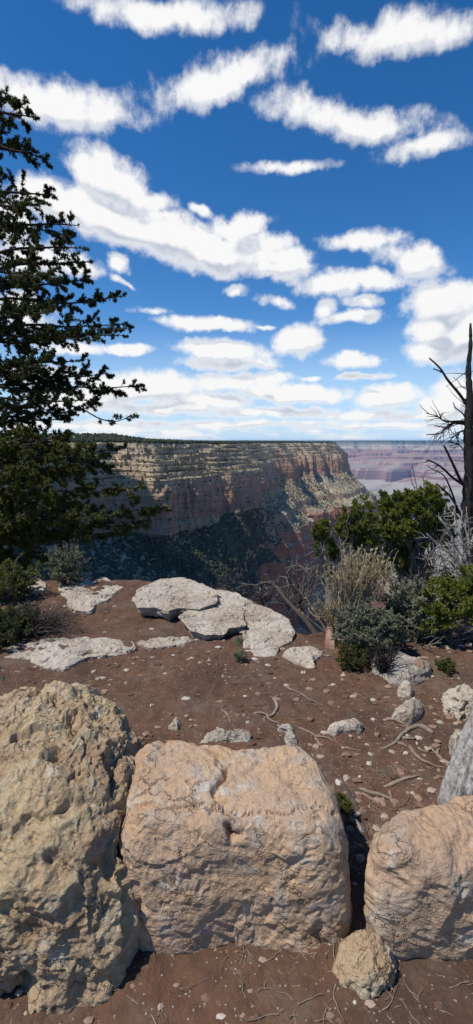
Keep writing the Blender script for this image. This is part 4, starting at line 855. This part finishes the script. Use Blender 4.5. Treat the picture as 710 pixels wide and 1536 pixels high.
# ------------------------------------------------------------------ sun and sky
sl = bpy.data.lights.new('sun', 'SUN'); so = bpy.data.objects.new('sun', sl); COL.objects.link(so)
sl.energy = 4.5; sl.angle = math.radians(0.53); sl.color = (1.0, 0.95, 0.88)
so.rotation_euler = (-SUN).to_track_quat('-Z', 'Y').to_euler(); so.location = (0, 0, 200)
world = bpy.data.worlds.new('World'); scene.world = world; world.use_nodes = True; world.node_tree.nodes.clear(); t = NT(world.node_tree)
wo = t.new('ShaderNodeOutputWorld')
sky = t.new('ShaderNodeTexSky', sky_type='NISHITA', sun_disc=False); sky.sun_elevation = math.asin(SUN.z); sky.sun_rotation = math.atan2(SUN.x, SUN.y)
sky.altitude = 2100; sky.air_density = 1.0; sky.dust_density = 0.4; sky.ozone_density = 1.0
gen = t.new('ShaderNodeTexCoord').outputs['Generated']
sep = t.new('ShaderNodeSeparateXYZ', n0=gen)
az = t.math('ARCTAN2', sep.outputs[0], sep.outputs[1]); el = t.math('ARCSINE', sep.outputs[2])
ae = t.new('ShaderNodeCombineXYZ', n0=az, n1=el, n2=0.0).outputs[0]
def AE(px, py):
    d = ray(px, py); d = d / np.linalg.norm(d); return math.atan2(d[0], d[1]), math.asin(d[2])
# x, y, half width, half height (picture units), strength, tilt
CL = [(85, 308, 42, 26, 1, 0), (165, 328, 72, 36, 1.1, .2), (240, 350, 70, 34, 1.1, .25), (318, 382, 70, 30, 1.1, .1), (352, 345, 42, 20, .9, -.2), (412, 392, 50, 26, 1, .1), (400, 366, 36, 20, .8, 0), (170, 270, 60, 40, 1, .3), (60, 290, 40, 30, .8, 0), (215, 300, 40, 20, .8, 0),
      (175, 393, 13, 18, .75, -.5), (118, 400, 28, 18, .7, 0), (182, 426, 15, 5, .5, .4), (297, 322, 17, 10, .7, .3), (55, 390, 50, 30, .8, 0), (20, 330, 30, 40, .7, 0), (30, 470, 50, 30, .7, 0),
      (550, 358, 52, 15, .62, .05), (625, 388, 58, 22, .66, .35), (560, 418, 60, 15, .7, .15), (497, 425, 45, 20, .8, 0), (522, 478, 46, 10, .7, 0), (480, 465, 16, 14, .6, 0), (545, 452, 30, 9, .5, 0), (640, 372, 30, 12, .5, .5),
      (415, 450, 20, 9, .5, .2), (356, 436, 17, 8, .6, 0), (312, 487, 68, 12, .9, .02), (396, 491, 15, 4, .55, 0), (220, 468, 26, 5, .38, 0), (338, 528, 66, 16, .9, .08), (345, 546, 70, 10, .7, 0),
      (448, 515, 30, 24, .9, 0), (530, 543, 32, 12, .9, .1), (190, 524, 36, 8, .9, 0), (110, 522, 50, 9, .8, 0), (670, 458, 58, 36, 1, .2), (700, 500, 62, 40, 1.1, 0), (640, 528, 38, 20, .9, 0), (655, 490, 40, 30, 1, 0),
      (585, 596, 44, 17, 1, 0), (690, 590, 44, 36, .9, .2), (660, 612, 50, 18, .8, 0), (545, 566, 38, 5, .6, 0), (215, 580, 100, 22, 1, 0), (345, 572, 56, 14, .9, 0), (432, 588, 92, 14, .95, .04), (318, 600, 56, 13, .9, 0), (120, 600, 80, 20, .9, 0), (60, 560, 70, 14, .8, 0),
      (400, 568, 40, 10, .7, 0), (470, 567, 20, 4, .5, 0), (250, 612, 120, 10, .7, 0), (400, 618, 120, 9, .7, 0), (540, 622, 80, 8, .7, 0), (330, 636, 200, 6, .55, 0), (600, 640, 150, 6, .55, 0), (130, 640, 150, 7, .6, 0), (640, 625, 80, 8, .65, 0),
      (520, 175, 120, 26, .62, .2), (640, 215, 60, 18, .6, 0), (330, 120, 90, 30, .66, -.15), (80, 150, 110, 36, .8, 0), (600, 50, 110, 30, .6, .1), (250, 20, 110, 26, .62, 0), (430, 250, 60, 10, .45, 0)]
def field(v):
    n1 = t.vm('SUBTRACT', t.noise(v, 5.5, 3, 0.5, True), (0.5, 0.5, 0.5)); n2 = t.vm('SUBTRACT', t.noise(v, 22, 4, 0.6, True), (0.5, 0.5, 0.5))
    w = t.vm('ADD', v, t.vm('ADD', t.vm('MULTIPLY', n1, (0.07, 0.035, 0)), t.vm('MULTIPLY', n2, (0.030, 0.020, 0)))); acc = None
    for (x, y, rx, ry, s, ti) in CL:
        a, e = AE(x, y); r2 = math.hypot((x - CX), FPX) ; sxr = FPX / (FPX ** 2 + (x - CX) ** 2) * rx * 1.22; a2, e2 = AE(x, y - ry); syr = abs(e2 - e) * 1.24
        mp = t.new('ShaderNodeMapping', vector_type='TEXTURE'); t.put(mp.inputs[0], w); mp.inputs['Location'].default_value = (a, e, 0); mp.inputs['Rotation'].default_value = (0, 0, -ti); mp.inputs['Scale'].default_value = (sxr, syr, 1)
        f = t.math('MULTIPLY_ADD', t.vm('LENGTH', t.vm('MULTIPLY', mp.outputs[0], (1, 1, 0))), -s, s)
        acc = f if acc is None else t.math('SMOOTH_MAX', acc, f, 0.15)
    pl = t.new('ShaderNodeMapping'); t.put(pl.inputs[0], v); pl.inputs['Scale'].default_value = (7, 34, 1)
    hz = t.mapr(t.new('ShaderNodeSeparateXYZ', n0=v).outputs[1], 0.02, 0.10, 1, 0)
    low = t.math('MULTIPLY', t.math('SUBTRACT', t.noise(pl.outputs[0], 1.0, 6, 0.6), 0.47), t.math('MULTIPLY', hz, 3.0))
    acc = t.math('MAXIMUM', acc, t.math('SUBTRACT', low, t.math('MULTIPLY', t.math('SUBTRACT', 1.0, hz), 1.5)))
    det = t.math('MULTIPLY', t.math('SUBTRACT', t.noise(v, 21, 9, 0.60), 0.51), t.mapr(acc, -0.5, 0.1, 0.5, 1.25))
    return acc, det
a1, e1 = field(ae); a2, e2 = field(t.vm('ADD', ae, (-0.012, 0.030, 0)))
f1 = t.math('ADD', a1, e1)
alpha = t.mapr(f1, -0.10, 0.40, 0, 1, True)
lit = t.mapr(t.math('ADD', t.math('SUBTRACT', a1, a2), t.math('MULTIPLY', t.math('SUBTRACT', e1, e2), 0.55)), -0.24, 0.20, 0, 1, True)
thick = t.mapr(f1, 0.12, 0.6, 0, 1)
lit = t.math('MAXIMUM', lit, t.math('SUBTRACT', 1.0, thick))
ccol = t.mix(lit, (0.56, 0.62, 0.73), (1.0, 1.0, 1.0))
hsv = t.new('ShaderNodeHueSaturation'); hsv.inputs['Saturation'].default_value = 1.38; hsv.inputs['Hue'].default_value = 0.503; t.put(hsv.inputs['Color'], sky.outputs[0])
hzn = t.mapr(el, 0.0, 0.26, 0.85, 0.0, True)
skc = t.mix(hzn, hsv.outputs[0], (3.5, 4.9, 6.6))
b1 = t.new('ShaderNodeBackground'); t.put(b1.inputs[0], skc); b1.inputs[1].default_value = 0.145
b2 = t.new('ShaderNodeBackground'); t.put(b2.inputs[0], ccol); b2.inputs[1].default_value = 0.95
mx = t.new('ShaderNodeMixShader'); t.put(mx.inputs[0], alpha); t.l.new(b1.outputs[0], mx.inputs[1]); t.l.new(b2.outputs[0], mx.inputs[2]); t.l.new(mx.outputs[0], wo.inputs[0])
scene.view_settings.view_transform = 'Standard'; scene.view_settings.look = 'None'; scene.view_settings.exposure = 0.0; scene.view_settings.gamma = 1.0
scene.render.engine = 'CYCLES'; scene.cycles.max_bounces = 6; scene.cycles.volume_bounces = 1; scene.cycles.use_denoising = True
